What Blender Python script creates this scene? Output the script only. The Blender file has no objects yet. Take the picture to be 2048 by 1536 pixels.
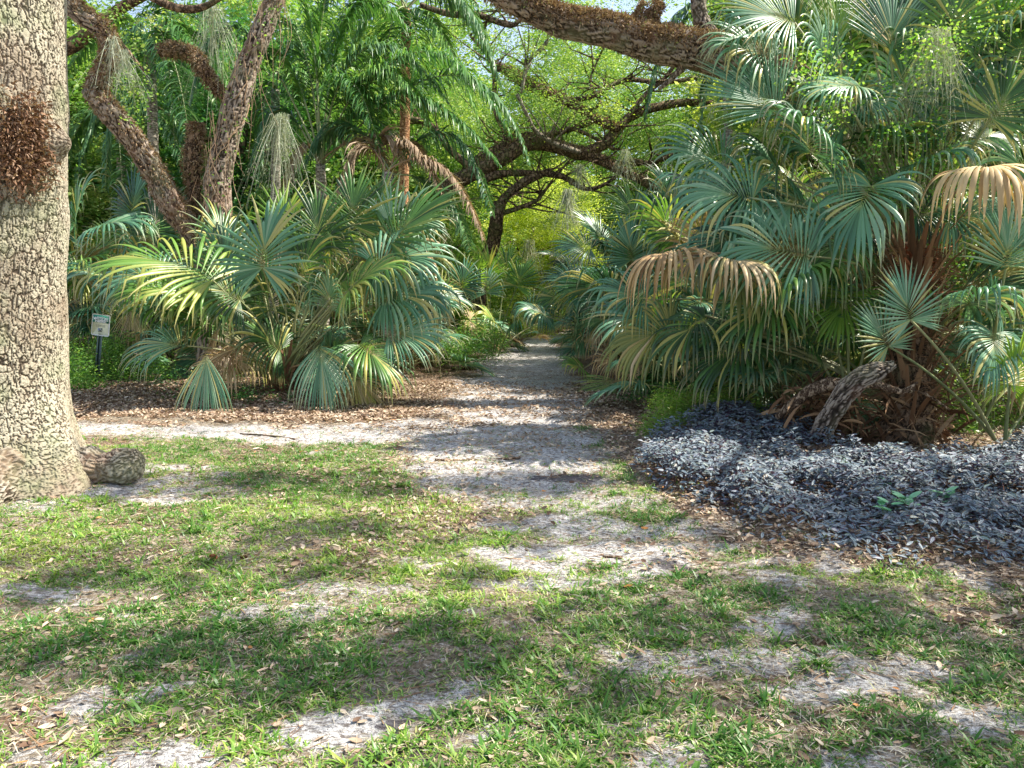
import bpy, math, random
import numpy as np
from mathutils import Vector, Matrix

R = np.random.default_rng(11)
random.seed(5)
sc = bpy.context.scene
col = sc.collection
PI = math.pi

# ------------------------------------------------------------------ camera
CAM = np.array([0.0, 0.0, 1.6])
F = 1500.0
PITCH = math.atan(168 / F)
cam_d = bpy.data.cameras.new("camera")
cam = bpy.data.objects.new("camera", cam_d)
col.objects.link(cam)
cam.location = CAM
cam.rotation_euler = (PI / 2 - PITCH, 0, 0)
cam_d.sensor_width = 36
cam_d.lens = F / 2048 * 36
cam_d.clip_end = 3000
sc.camera = cam
cp, sp = math.cos(PITCH), math.sin(PITCH)


def P(px, py, Y):
    """world point seen at photo pixel (px, py), Y metres ahead"""
    a, b = (px - 1024) / F, (768 - py) / F
    d = np.array([a, cp + b * sp, -sp + b * cp])
    return CAM + d * (Y / d[1])


def G(px, py):
    a, b = (px - 1024) / F, (768 - py) / F
    d = np.array([a, cp + b * sp, -sp + b * cp])
    t = -1.6 / d[2]
    return CAM[0] + d[0] * t, d[1] * t


# ------------------------------------------------------------------ noise
def _h(i, j, k, s):
    with np.errstate(over='ignore'):
        h = (i.astype(np.uint32) * np.uint32(374761393) + j.astype(np.uint32) * np.uint32(668265263)
             + k.astype(np.uint32) * np.uint32(2246822519) + np.uint32((s * 974634777) & 0xffffffff))
        h ^= h >> np.uint32(13)
        h *= np.uint32(1274126177)
        h ^= h >> np.uint32(16)
        h *= np.uint32(2654435761)
        h ^= h >> np.uint32(15)
    return (h & np.uint32(0xffffff)).astype(np.float64) / 16777215.0


def vn(p, s=1):
    p = np.asarray(p, float)
    i = np.floor(p).astype(np.int64)
    f = p - i
    f = f * f * (3 - 2 * f)
    r = 0
    for a in (0, 1):
        for b in (0, 1):
            for c in (0, 1):
                w = (f[..., 0] if a else 1 - f[..., 0]) * (f[..., 1] if b else 1 - f[..., 1]) * (f[..., 2] if c else 1 - f[..., 2])
                r = r + w * _h(i[..., 0] + a, i[..., 1] + b, i[..., 2] + c, s)
    return r


def fbm(p, o=4, s=1):
    p = np.asarray(p, float)
    r, a, t = 0, 1.0, 0
    for k in range(o):
        r = r + a * vn(p * (2 ** k), s + k)
        t += a
        a *= .5
    return r / t


def vor(p, s=3):
    """F2-F1 and a cell random"""
    p = np.asarray(p, float)
    i = np.floor(p).astype(np.int64)
    f1 = np.full(p.shape[:-1], 9.)
    f2 = f1.copy()
    idr = np.zeros_like(f1)
    for a in (-1, 0, 1):
        for b in (-1, 0, 1):
            for c in (-1, 0, 1):
                x, y, z = i[..., 0] + a, i[..., 1] + b, i[..., 2] + c
                q = np.stack([x + _h(x, y, z, s), y + _h(x, y, z, s + 1), z + _h(x, y, z, s + 2)], -1)
                d = np.sqrt(((q - p) ** 2).sum(-1))
                nr = d < f1
                f2 = np.where(nr, f1, np.minimum(f2, d))
                idr = np.where(nr, _h(x, y, z, s + 5), idr)
                f1 = np.where(nr, d, f1)
    return f2 - f1, idr


def nrm(a):
    return a / np.maximum(np.linalg.norm(a, axis=-1, keepdims=True), 1e-9)


def sstep(a, b, x):
    t = np.clip((x - a) / (b - a), 0, 1)
    return t * t * (3 - 2 * t)


# ------------------------------------------------------------------ mesh plumbing
class MB:
    def __init__(self):
        self.V, self.Fq, self.A, self.M, self.n = [], [], [], [], 0

    def add(self, V, Q, u=0.0, t=0.0, v=0.0, m=0):
        V = np.asarray(V, float).reshape(-1, 3)
        Q = np.asarray(Q, np.int64)
        n = len(V)
        A = np.zeros((n, 3))
        A[:, 0] = u
        A[:, 1] = t
        A[:, 2] = v
        self.V.append(V)
        self.A.append(A)
        self.Fq.append(Q + self.n)
        self.M.append(np.full(len(Q), m, np.int32) if np.isscalar(m) else m)
        self.n += n

    def mesh(self, name, mats, smooth=True, origin=(0, 0, 0)):
        V = np.concatenate(self.V) - np.asarray(origin, float)
        Q = np.concatenate(self.Fq)
        A = np.concatenate(self.A)
        M = np.concatenate(self.M)
        me = bpy.data.meshes.new(name)
        me.vertices.add(len(V))
        me.vertices.foreach_set('co', V.ravel().astype(np.float32))
        k = Q.shape[1]
        me.loops.add(Q.size)
        me.loops.foreach_set('vertex_index', Q.ravel().astype(np.int32))
        me.polygons.add(len(Q))
        me.polygons.foreach_set('loop_start', (np.arange(len(Q)) * k).astype(np.int32))
        me.polygons.foreach_set('material_index', M)
        if smooth:
            me.polygons.foreach_set('use_smooth', np.ones(len(Q), bool))
        me.update(calc_edges=True)
        a = me.attributes.new('utv', 'FLOAT_VECTOR', 'POINT')
        a.data.foreach_set('vector', A.ravel().astype(np.float32))
        for m in (mats if isinstance(mats, (list, tuple)) else [mats]):
            me.materials.append(m)
        return me


def tag(o, label=None, cat=None, group=None, kind=None):
    if label: o['label'] = label
    if cat: o['category'] = cat
    if group: o['group'] = group
    if kind: o['kind'] = kind
    return o


def root(name, loc, label=None, cat=None, group=None):
    o = bpy.data.objects.new(name, None)
    o.empty_display_size = .1
    o.location = loc
    col.objects.link(o)
    return tag(o, label, cat, group)


def wloc(o):
    v = Vector((0, 0, 0))
    while o is not None:
        v += o.location
        o = o.parent
    return np.array(v)


def part(name, mb, mats, parent=None, smooth=True, origin=None, loc=None):
    """one mesh object; geometry is given in world space"""
    org = wloc(parent) if parent is not None else (np.zeros(3) if origin is None else np.asarray(origin, float))
    me = mb.mesh(name, mats, smooth, org)
    o = bpy.data.objects.new(name, me)
    col.objects.link(o)
    if parent is not None:
        o.parent = parent
    else:
        o.location = org
    return o


def copy_tree(o, parent=None):
    c = o.copy()
    col.objects.link(c)
    c.parent = parent
    for ch in o.children:
        copy_tree(ch, c)
    return c


# ------------------------------------------------------------------ materials
def newmat(name):
    m = bpy.data.materials.new(name)
    m.use_nodes = True
    nt = m.node_tree
    nt.nodes.clear()
    out = nt.nodes.new('ShaderNodeOutputMaterial')
    return m, nt, out


def N(nt, t, **kw):
    n = nt.nodes.new(t)
    for k, v in kw.items():
        if k.startswith('i_'):
            n.inputs[k[2:].replace('_', ' ')].default_value = v
        else:
            setattr(n, k, v)
    return n


def ramp(nt, fac, stops, interp='LINEAR'):
    r = nt.nodes.new('ShaderNodeValToRGB')
    r.color_ramp.interpolation = interp
    e = r.color_ramp.elements
    while len(e) < len(stops):
        e.new(.5)
    for i, (p, c) in enumerate(stops):
        e[i].position = p
        e[i].color = (*c, 1) if len(c) == 3 else c
    nt.links.new(fac, r.inputs[0])
    return r.outputs[0]


def mixc(nt, fac, a, b, mode='MIX'):
    m = nt.nodes.new('ShaderNodeMix')
    m.data_type = 'RGBA'
    m.blend_type = mode
    m.clamp_factor = True
    for s, x in ((0, fac), (6, a), (7, b)):
        if hasattr(x, 'is_linked') or hasattr(x, 'links'):
            nt.links.new(x, m.inputs[s])
        else:
            m.inputs[s].default_value = x if s == 0 else (*x, 1)
    return m.outputs[2]


def math_(nt, op, a, b=0.0, clamp=False):
    m = nt.nodes.new('ShaderNodeMath')
    m.operation = op
    m.use_clamp = clamp
    for s, x in ((0, a), (1, b)):
        if hasattr(x, 'links'):
            nt.links.new(x, m.inputs[s])
        else:
            m.inputs[s].default_value = x
    return m.outputs[0]


def attr3(nt):
    a = N(nt, 'ShaderNodeAttribute', attribute_name='utv')
    s = N(nt, 'ShaderNodeSeparateXYZ')
    nt.links.new(a.outputs['Vector'], s.inputs[0])
    return s.outputs[0], s.outputs[1], s.outputs[2]


def leafy(name, vst, tst=None, tfac=1.0, trans=.35, rough=.45, spec=.5, tint=1.25, stripes=None, backs=None):
    m, nt, out = newmat(name)
    u, t, v = attr3(nt)
    c = ramp(nt, v, vst)
    if tst:
        tc = ramp(nt, t, [(p, cc[:3]) for p, cc in tst])
        ta = ramp(nt, t, [(p, (cc[3],) * 3) for p, cc in tst])
        c = mixc(nt, ta, c, tc)
    if stripes:
        sf = ramp(nt, u, stripes[0])
        c = mixc(nt, sf, c, stripes[1])
    if backs:
        g = N(nt, 'ShaderNodeNewGeometry')
        c = mixc(nt, math_(nt, 'MULTIPLY', g.outputs['Backfacing'], .8), c, backs)
    b = N(nt, 'ShaderNodeBsdfPrincipled')
    b.inputs['Roughness'].default_value = rough
    b.inputs['Specular IOR Level'].default_value = spec
    nt.links.new(c, b.inputs['Base Color'])
    if trans > 0:
        tr = N(nt, 'ShaderNodeBsdfTranslucent')
        tcol = mixc(nt, 1.0, c, (tint, tint * 1.02, tint * .55), 'MULTIPLY')
        nt.links.new(tcol, tr.inputs[0])
        mx = N(nt, 'ShaderNodeMixShader')
        mx.inputs[0].default_value = trans
        nt.links.new(b.outputs[0], mx.inputs[1])
        nt.links.new(tr.outputs[0], mx.inputs[2])
        nt.links.new(mx.outputs[0], out.inputs[0])
    else:
        nt.links.new(b.outputs[0], out.inputs[0])
    return m


def barkmat(name, lo, mid, hi, moss=None, scale=9.0, zs=.35, bump=.5, use_attr=False, patch=None):
    m, nt, out = newmat(name)
    tc = N(nt, 'ShaderNodeTexCoord')
    mp = N(nt, 'ShaderNodeMapping')
    mp.inputs['Scale'].default_value = (1, 1, zs)
    nt.links.new(tc.outputs['Object'], mp.inputs[0])
    n1 = N(nt, 'ShaderNodeTexNoise', i_Scale=scale * 2.6, i_Detail=7.0, i_Roughness=.65)
    nt.links.new(mp.outputs[0], n1.inputs['Vector'])
    if use_attr:
        u, t, v = attr3(nt)
        f = math_(nt, 'MULTIPLY', t, math_(nt, 'ADD', math_(nt, 'MULTIPLY', n1.outputs[0], .9), .5))
        c = ramp(nt, f, [(.0, lo), (.3, mid), (.75, hi)])
        h = math_(nt, 'ADD', t, math_(nt, 'MULTIPLY', n1.outputs[0], .5))
    else:
        vo = N(nt, 'ShaderNodeTexVoronoi', feature='DISTANCE_TO_EDGE', i_Scale=scale)
        dm = N(nt, 'ShaderNodeVectorMath', operation='ADD')
        sc_ = N(nt, 'ShaderNodeVectorMath', operation='SCALE')
        sc_.inputs['Scale'].default_value = .18
        nt.links.new(n1.outputs['Color'], sc_.inputs[0])
        nt.links.new(mp.outputs[0], dm.inputs[0])
        nt.links.new(sc_.outputs[0], dm.inputs[1])
        nt.links.new(dm.outputs[0], vo.inputs['Vector'])
        e = math_(nt, 'MULTIPLY', vo.outputs[0], 5.0, True)
        f = math_(nt, 'MULTIPLY', e, math_(nt, 'ADD', n1.outputs[0], .35))
        c = ramp(nt, f, [(.05, lo), (.4, mid), (.85, hi)])
        h = math_(nt, 'ADD', e, n1.outputs[0])
    n2 = N(nt, 'ShaderNodeTexNoise', i_Scale=1.7, i_Detail=4.0)
    nt.links.new(tc.outputs['Object'], n2.inputs['Vector'])
    if patch:
        pf = ramp(nt, n2.outputs[0], [(.52, (0, 0, 0)), (.66, (1, 1, 1))])
        c = mixc(nt, math_(nt, 'MULTIPLY', pf, .6), c, patch)
    if moss:
        n3 = N(nt, 'ShaderNodeTexNoise', i_Scale=2.6, i_Detail=5.0)
        nt.links.new(tc.outputs['Object'], n3.inputs['Vector'])
        pf = ramp(nt, n3.outputs[0], [(.5, (0, 0, 0)), (.68, (1, 1, 1))])
        c = mixc(nt, math_(nt, 'MULTIPLY', pf, .65), c, moss)
    b = N(nt, 'ShaderNodeBsdfPrincipled')
    b.inputs['Roughness'].default_value = .9
    b.inputs['Specular IOR Level'].default_value = .15
    nt.links.new(c, b.inputs['Base Color'])
    bp = N(nt, 'ShaderNodeBump', i_Strength=bump, i_Distance=.02)
    nt.links.new(h, bp.inputs['Height'])
    nt.links.new(bp.outputs[0], b.inputs['Normal'])
    nt.links.new(b.outputs[0], out.inputs[0])
    return m


def flat(name, c, rough=.5, metal=0.0, noise=.15, ns=30):
    m, nt, out = newmat(name)
    tc = N(nt, 'ShaderNodeTexCoord')
    n1 = N(nt, 'ShaderNodeTexNoise', i_Scale=float(ns), i_Detail=4.0)
    nt.links.new(tc.outputs['Object'], n1.inputs['Vector'])
    cc = ramp(nt, n1.outputs[0], [(.3, tuple(x * (1 - noise) for x in c)), (.7, tuple(min(1, x * (1 + noise)) for x in c))])
    b = N(nt, 'ShaderNodeBsdfPrincipled')
    b.inputs['Roughness'].default_value = rough
    b.inputs['Metallic'].default_value = metal
    nt.links.new(cc, b.inputs['Base Color'])
    nt.links.new(b.outputs[0], out.inputs[0])
    return m


TIP = [(.0, (.36, .38, .10, .7)), (.14, (.16, .27, .06, .2)), (.66, (.3, .3, .1, 0)), (.88, (.46, .38, .18, .5)), (1., (.42, .30, .15, .9))]
M = {}
M['palm_blue'] = leafy('palm_blue', [(0, (.012, .06, .03)), (.45, (.065, .205, .11)), (.8, (.17, .38, .22)), (.93, (.30, .46, .29)), (1, (.50, .46, .16))], TIP, trans=.2, rough=.36, spec=.6)
M['palm_green'] = leafy('palm_green', [(0, (.015, .065, .015)), (.45, (.08, .22, .04)), (.8, (.22, .40, .07)), (1, (.52, .48, .13))], TIP, trans=.32, rough=.38, spec=.65)
M['palm_yellow'] = leafy('palm_yellow', [(0, (.16, .34, .04)), (.6, (.30, .48, .06)), (1, (.5, .5, .10))], TIP, trans=.45, rough=.4)
M['palm_dead'] = leafy('palm_dead', [(0, (.20, .11, .045)), (.5, (.46, .30, .14)), (1, (.68, .50, .27))], None, trans=.12, rough=.6, spec=.3)
M['palm_dying'] = leafy('palm_dying', [(0, (.16, .20, .06)), (.35, (.36, .33, .09)), (.6, (.44, .31, .15)), (1, (.58, .44, .26))], None, trans=.14, rough=.5, spec=.4)
M['skirt'] = leafy('skirt', [(0, (.08, .07, .035)), (.5, (.28, .27, .15)), (1, (.62, .55, .40))], None, trans=.2, rough=.7, spec=.2)
M['petiole'] = leafy('petiole', [(0, (.16, .20, .08)), (.5, (.28, .31, .14)), (1, (.40, .38, .20))], None, trans=0, rough=.5)
M['petiole_dead'] = leafy('petiole_dead', [(0, (.22, .13, .07)), (1, (.48, .33, .20))], None, trans=0, rough=.7)
M['boot'] = leafy('boot', [(0, (.10, .055, .03)), (.6, (.24, .13, .07)), (1, (.42, .27, .15))], None, trans=0, rough=.8, spec=.2)
M['boot_red'] = leafy('boot_red', [(0, (.18, .06, .03)), (1, (.50, .20, .10))], None, trans=0, rough=.7, spec=.2)
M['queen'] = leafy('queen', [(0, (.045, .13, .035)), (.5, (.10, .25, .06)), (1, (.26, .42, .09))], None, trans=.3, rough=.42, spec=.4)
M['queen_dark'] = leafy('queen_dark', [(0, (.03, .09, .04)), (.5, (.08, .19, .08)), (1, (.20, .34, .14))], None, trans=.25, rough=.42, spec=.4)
M['queen_dead'] = leafy('queen_dead', [(0, (.25, .17, .11)), (1, (.52, .40, .28))], None, trans=.2, rough=.7, spec=.2)
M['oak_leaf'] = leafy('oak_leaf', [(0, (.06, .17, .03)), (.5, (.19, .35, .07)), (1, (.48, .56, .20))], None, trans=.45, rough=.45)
M['oak_painted_sun'] = leafy('oak_painted_sun', [(0, (.30, .42, .05)), (.5, (.58, .66, .14)), (1, (.85, .85, .36))], None, trans=.5, rough=.5)  # brighter leaf copy: the glow of sunlit foliage is painted into its colour
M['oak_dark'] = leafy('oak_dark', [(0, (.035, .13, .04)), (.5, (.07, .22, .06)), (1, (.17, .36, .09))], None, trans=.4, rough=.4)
M['herb'] = leafy('herb', [(0, (.06, .18, .025)), (.5, (.14, .32, .05)), (1, (.36, .52, .12))], None, trans=.4, rough=.5)
M['vine_leaf'] = leafy('vine_leaf', [(0, (.12, .32, .04)), (.6, (.26, .42, .08)), (1, (.50, .52, .20))], None, trans=.5, rough=.45)
M['grass'] = leafy('grass', [(0, (.06, .19, .025)), (.45, (.18, .35, .05)), (.75, (.42, .55, .09)), (.86, (.5, .52, .16)), (1, (.62, .56, .34))],
                   [(0, (.05, .12, .02, .4)), (.3, (.1, .2, .03, 0)), (1, (.4, .45, .12, .3))], trans=.35, rough=.4)
M['thatch'] = leafy('thatch', [(0, (.20, .13, .07)), (.4, (.48, .38, .26)), (1, (.78, .70, .54))], None, trans=.15, rough=.75, spec=.2)
M['litter'] = leafy('litter', [(0, (.12, .065, .04)), (.35, (.29, .19, .125)), (.7, (.47, .355, .25)), (.93, (.70, .58, .45)), (1, (.60, .26, .08))], None, trans=.1, rough=.65, spec=.3)
M['zebra'] = leafy('zebra', [(0, (.04, .032, .06)), (.5, (.07, .075, .09)), (.8, (.13, .07, .13)), (.9, (.12, .16, .08)), (1, (.30, .19, .11))], None, trans=.12, rough=.5, spec=.3,
                   stripes=([(.0, (0, 0, 0)), (.14, (0, 0, 0)), (.22, (1, 1, 1)), (.38, (1, 1, 1)), (.46, (0, 0, 0)), (.54, (0, 0, 0)), (.62, (1, 1, 1)), (.78, (1, 1, 1)), (.86, (0, 0, 0)), (1, (0, 0, 0))], (.23, .31, .35)),
                   backs=(.12, .03, .10))
M['fern_dry'] = leafy('fern_dry', [(0, (.12, .065, .035)), (.5, (.30, .20, .12)), (.9, (.52, .40, .27)), (1, (.35, .42, .14))], None, trans=.15, rough=.8, spec=.1)
M['fern_rust'] = leafy('fern_rust', [(0, (.11, .055, .032)), (.5, (.27, .155, .095)), (1, (.45, .31, .21))], None, trans=.15, rough=.8, spec=.1)
M['moss'] = leafy('moss', [(0, (.30, .34, .24)), (1, (.60, .62, .48))], None, trans=.2, rough=.9, spec=.1)
M['teal_leaf'] = leafy('teal_leaf', [(0, (.12, .36, .20)), (1, (.30, .58, .36))], None, trans=.3, rough=.4)
M['bark_big'] = barkmat('bark_big', (.04, .03, .022), (.235, .19, .135), (.43, .385, .29), moss=(.27, .30, .17), use_attr=True, patch=(.25, .185, .13), scale=12, bump=.7)
M['bark_oak'] = barkmat('bark_oak', (.05, .035, .028), (.21, .15, .11), (.44, .35, .27), moss=(.20, .20, .09), scale=13, zs=.3, bump=.8, patch=(.36, .17, .09))
M['bark_grey'] = barkmat('bark_grey', (.10, .075, .055), (.30, .24, .18), (.52, .45, .35), moss=(.25, .24, .13), scale=15, zs=.18, bump=.8)
M['bark_root'] = barkmat('bark_root', (.04, .03, .022), (.20, .16, .12), (.42, .37, .30), moss=(.22, .22, .13), use_attr=True, patch=(.26, .16, .11), scale=14, bump=.8)
M['bark_ridge'] = barkmat('bark_ridge', (.025, .018, .014), (.13, .098, .075), (.37, .30, .24), moss=(.19, .19, .11), use_attr=True, patch=(.26, .14, .09), scale=14, bump=.8)
M['bark_dark'] = barkmat('bark_dark', (.035, .022, .016), (.13, .085, .055), (.30, .20, .13), moss=(.14, .15, .06), scale=9, zs=.6, bump=.8)
M['bark_palm'] = barkmat('bark_palm', (.12, .10, .08), (.32, .28, .23), (.50, .45, .38), scale=6, zs=3.0, bump=.3)
M['bark_orange'] = barkmat('bark_orange', (.16, .07, .03), (.42, .20, .10), (.62, .36, .20), scale=8, zs=1.5, bump=.5)
M['deadwood'] = barkmat('deadwood', (.06, .035, .025), (.26, .16, .10), (.48, .35, .24), scale=14, zs=.5, bump=.9)


# ------------------------------------------------------------------ ground masks
TR = [(2.2, None, None)]
trail = [(686, 1035, 1112), (700, 1000, 1130), (720, 960, 1150), (740, 925, 1155), (770, 900, 1165), (800, 880, 1180), (830, 860, 1195), (860, 800, 1190), (900, 790, 1170), (940, 810, 1240), (980, 850, 1260)]
tY, tL, tR = [], [], []
for py, a, b in trail:
    xa, ya = G(a, py)
    xb, _ = G(b, py)
    tY.append(ya); tL.append(xa); tR.append(xb)
# farther on the trail bends right behind the palmettos
tY = np.array(tY[::-1] + [34, 38, 42, 60]); tL = np.array(tL[::-1] + [1.2, 2.6, 6, 30]); tR = np.array(tR[::-1] + [3.4, 5.4, 9.5, 36])

PATCH = [(180, 965, 260, 40, 1), (360, 990, 110, 16, 1), (420, 940, 60, 10, .7), (60, 1010, 120, 20, .7), (1000, 925, 210, 26, .9), (930, 965, 120, 20, .9), (1080, 1000, 230, 24, .8), (1180, 1045, 240, 24, .9), (1310, 1062, 130, 14, .9),
         (1190, 1115, 240, 34, 1.1), (1150, 1158, 180, 15, .9), (1430, 1090, 60, 10, .8), (1560, 1130, 90, 12, .8), (1650, 1148, 70, 10, .9), (1560, 1250, 60, 26, .9), (1640, 1300, 100, 22, .8),
         (1480, 1315, 140, 24, .7), (1700, 1368, 170, 26, 1.1), (1880, 1330, 110, 22, 1), (730, 1418, 140, 34, 1.1), (380, 1495, 130, 36, 1.1), (130, 1425, 100, 26, 1), (70, 1515, 120, 22, .9),
         (100, 1178, 140, 24, 1), (205, 1322, 56, 14, 1), (265, 1392, 60, 12, .9), (1430, 1490, 120, 28, .9), (1770, 1500, 90, 26, .9), (1960, 1430, 110, 40, 1), (610, 1195, 130, 26, .7),
         (450, 1235, 90, 16, .7), (860, 1120, 70, 12, .7), (620, 1060, 70, 8, .5), (780, 1190, 70, 14, .6), (1130, 1370, 90, 14, .4), (640, 1490, 90, 22, .6), (1020, 1440, 80, 16, .5), (1240, 1440, 70, 14, .4)]
PW = []
for px, py, rx, ry, w in PATCH:
    rx *= .85; ry *= .85
    x, y = G(px, py)
    y0 = G(px, py - ry)[1]; y1 = G(px, py + ry)[1]
    PW.append((x, y, rx * y / F, (y0 - y1) / 2, w))
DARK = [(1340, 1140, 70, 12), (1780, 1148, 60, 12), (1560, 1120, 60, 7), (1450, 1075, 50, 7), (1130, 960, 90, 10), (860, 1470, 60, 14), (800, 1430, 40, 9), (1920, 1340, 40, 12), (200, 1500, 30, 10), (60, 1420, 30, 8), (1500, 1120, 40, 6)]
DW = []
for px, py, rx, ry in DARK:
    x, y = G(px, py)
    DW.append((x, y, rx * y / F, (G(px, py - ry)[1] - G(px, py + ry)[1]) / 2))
# edge line of the litter strip on the right (world)
LE = np.array([G(1175, 850), G(1215, 900), G(1280, 960), G(1370, 1035), G(1500, 1100), G(1700, 1135), G(2048, 1185), G(2500, 1220)])
CV = np.array([G(1262, 945), G(1300, 985), G(1400, 1030), G(1560, 1080), G(1750, 1120), G(2048, 1150), G(2500, 1190)])   # near edge of the ground cover
CU = np.array([G(1262, 935), G(1300, 880), G(1400, 845), G(1520, 842), G(1620, 885), G(1700, 915), G(1950, 915), G(2048, 860), G(2500, 860)])  # far edge
_o = np.argsort(LE[:, 0]); LE = LE[_o]


def warp(x, y, s, a):
    q = np.stack([x * s, y * s, x * 0], -1)
    return (fbm(q, 3, 31) - .5) * a


def cover_in(x, y):
    lo = np.interp(x, CV[:, 0], CV[:, 1], left=99)
    hi = np.interp(x, CU[:, 0], CU[:, 1], left=-99)
    w = warp(x, y, 2.2, .7)
    d = np.minimum(y + w - lo, hi - (y + w * .6))
    return d


def masks(x, y):
    x = np.asarray(x, float); y = np.asarray(y, float)
    q = np.stack([x, y, x * 0], -1)
    L = np.interp(y, tY, tL); Rr = np.interp(y, tY, tR)
    w = warp(x, y, 1.3, 1.1)
    d = np.minimum(x + w - L, Rr - (x + w * .8))
    fade = sstep(tY[0] - .5, tY[0] + .3, y)
    tr = sstep(-.25, .45, d) * fade
    # cross track running off to the left
    yc = np.interp(x, [-9, -5, -2.2, -.3], [9.6, 9.0, 9.05, 9.3])
    hw = np.interp(x, [-9, -5, -2.2, -.5, .4], [.6, .5, .62, .9, .2])
    ct = sstep(-.2, .25, hw - np.abs(y + w * .55 - yc)) * (x < .5)
    sand = np.maximum(tr, ct)
    wf = (fbm(q * np.array([4., 6., 1]), 4, 61) - .5) * 3.4
    for px, py, rx, ry, k in PW:
        e = ((x - px + w * .6) / rx) ** 2 + ((y - py + w * .5) / ry) ** 2 + wf
        sand = np.maximum(sand, .85 * k * sstep(2.3, .1, e))
    rnd = fbm(q * 1.9, 4, 77)
    sand = np.maximum(sand, sstep(.66, .76, rnd) * .6 * (y < 9.5))
    mot = sstep(.47, .66, fbm(q * np.array([2.4, 5.5, 1]) + 31, 4, 83)) * sstep(5.0, 6.5, y)
    sand = sand * (1 - .38 * mot)
    # litter
    yl = np.interp(x, LE[:, 0], LE[:, 1], left=99)
    lit = sstep(-.25, .35, y + warp(x, y, 1.7, .9) - yl)
    lit = np.maximum(lit, sstep(9.75, 10.2, y + warp(x, y, 1.1, .7)) * 1.0)
    lit = lit * (1 - np.clip(tr, 0, 1) * .85) * (1 - ct)
    nl = fbm(q * 1.1 + 9, 4, 55)
    lit = np.maximum(lit, mot * .42 * np.clip(tr + ct, 0, 1))
    lit2 = sstep(.5, .66, nl) * .7
    lit = np.maximum(lit, lit2 * (y < 9.8) * (1 - np.clip(sand, 0, 1) * .7))
    gr = np.clip(1 - sand * 1.1 - np.where(lit > lit2 + .05, lit, lit2 * .75), 0, 1)
    gr *= np.clip(.3 + 1.7 * sstep(.36, .62, fbm(q * 2.3 + 4, 3, 12)), 0, 1)
    # dense lawn in the middle left
    xl, ylw = G(560, 960)
    dl = np.exp(-(((x - xl) / 2.1) ** 2 + ((y - ylw) / 1.3) ** 2))
    gr = np.clip(gr + dl * .9 * (1 - np.clip(sand * 1.2, 0, 1)), 0, 1)
    gr *= (y < 9.3)
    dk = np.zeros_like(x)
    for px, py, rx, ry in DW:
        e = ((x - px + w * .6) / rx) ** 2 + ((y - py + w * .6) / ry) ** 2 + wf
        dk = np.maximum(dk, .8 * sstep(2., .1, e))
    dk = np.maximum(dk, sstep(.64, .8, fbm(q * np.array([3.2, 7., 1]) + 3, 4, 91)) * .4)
    return np.clip(sand, 0, 1), np.clip(lit, 0, 1), gr, dk


TREE0 = np.array([G(5, 965)[0], 6.45])


def height(x, y):
    q = np.stack([x, y, x * 0], -1)
    s = (fbm(q * .8, 3, 5) - .5) * .08 + (fbm(q * 4.5, 3, 6) - .5) * .06 + (vn(q * 7.5, 66) - .5) * .03
    near = np.exp(-(np.hypot(x, y) / 60) ** 2)
    h = s * near
    c = cover_in(x, y)
    h = h + sstep(-.1, .7, c) * .05 + .16 * np.exp(-(((x - 2.6) / 1.1) ** 2 + ((y - 8.6) / .6) ** 2)) * sstep(0, .3, c)
    d = np.hypot(x - TREE0[0], y - TREE0[1])
    h = h + .07 * np.exp(-(d / 1.1) ** 2)
    # forest floor rises a touch off the trail
    L = np.interp(y, tY, tL); Rr = np.interp(y, tY, tR)
    out = np.maximum(L - x, x - Rr)
    h = h + sstep(.3, 2.5, out) * sstep(10.5, 13, y) * .16
    return h


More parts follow.
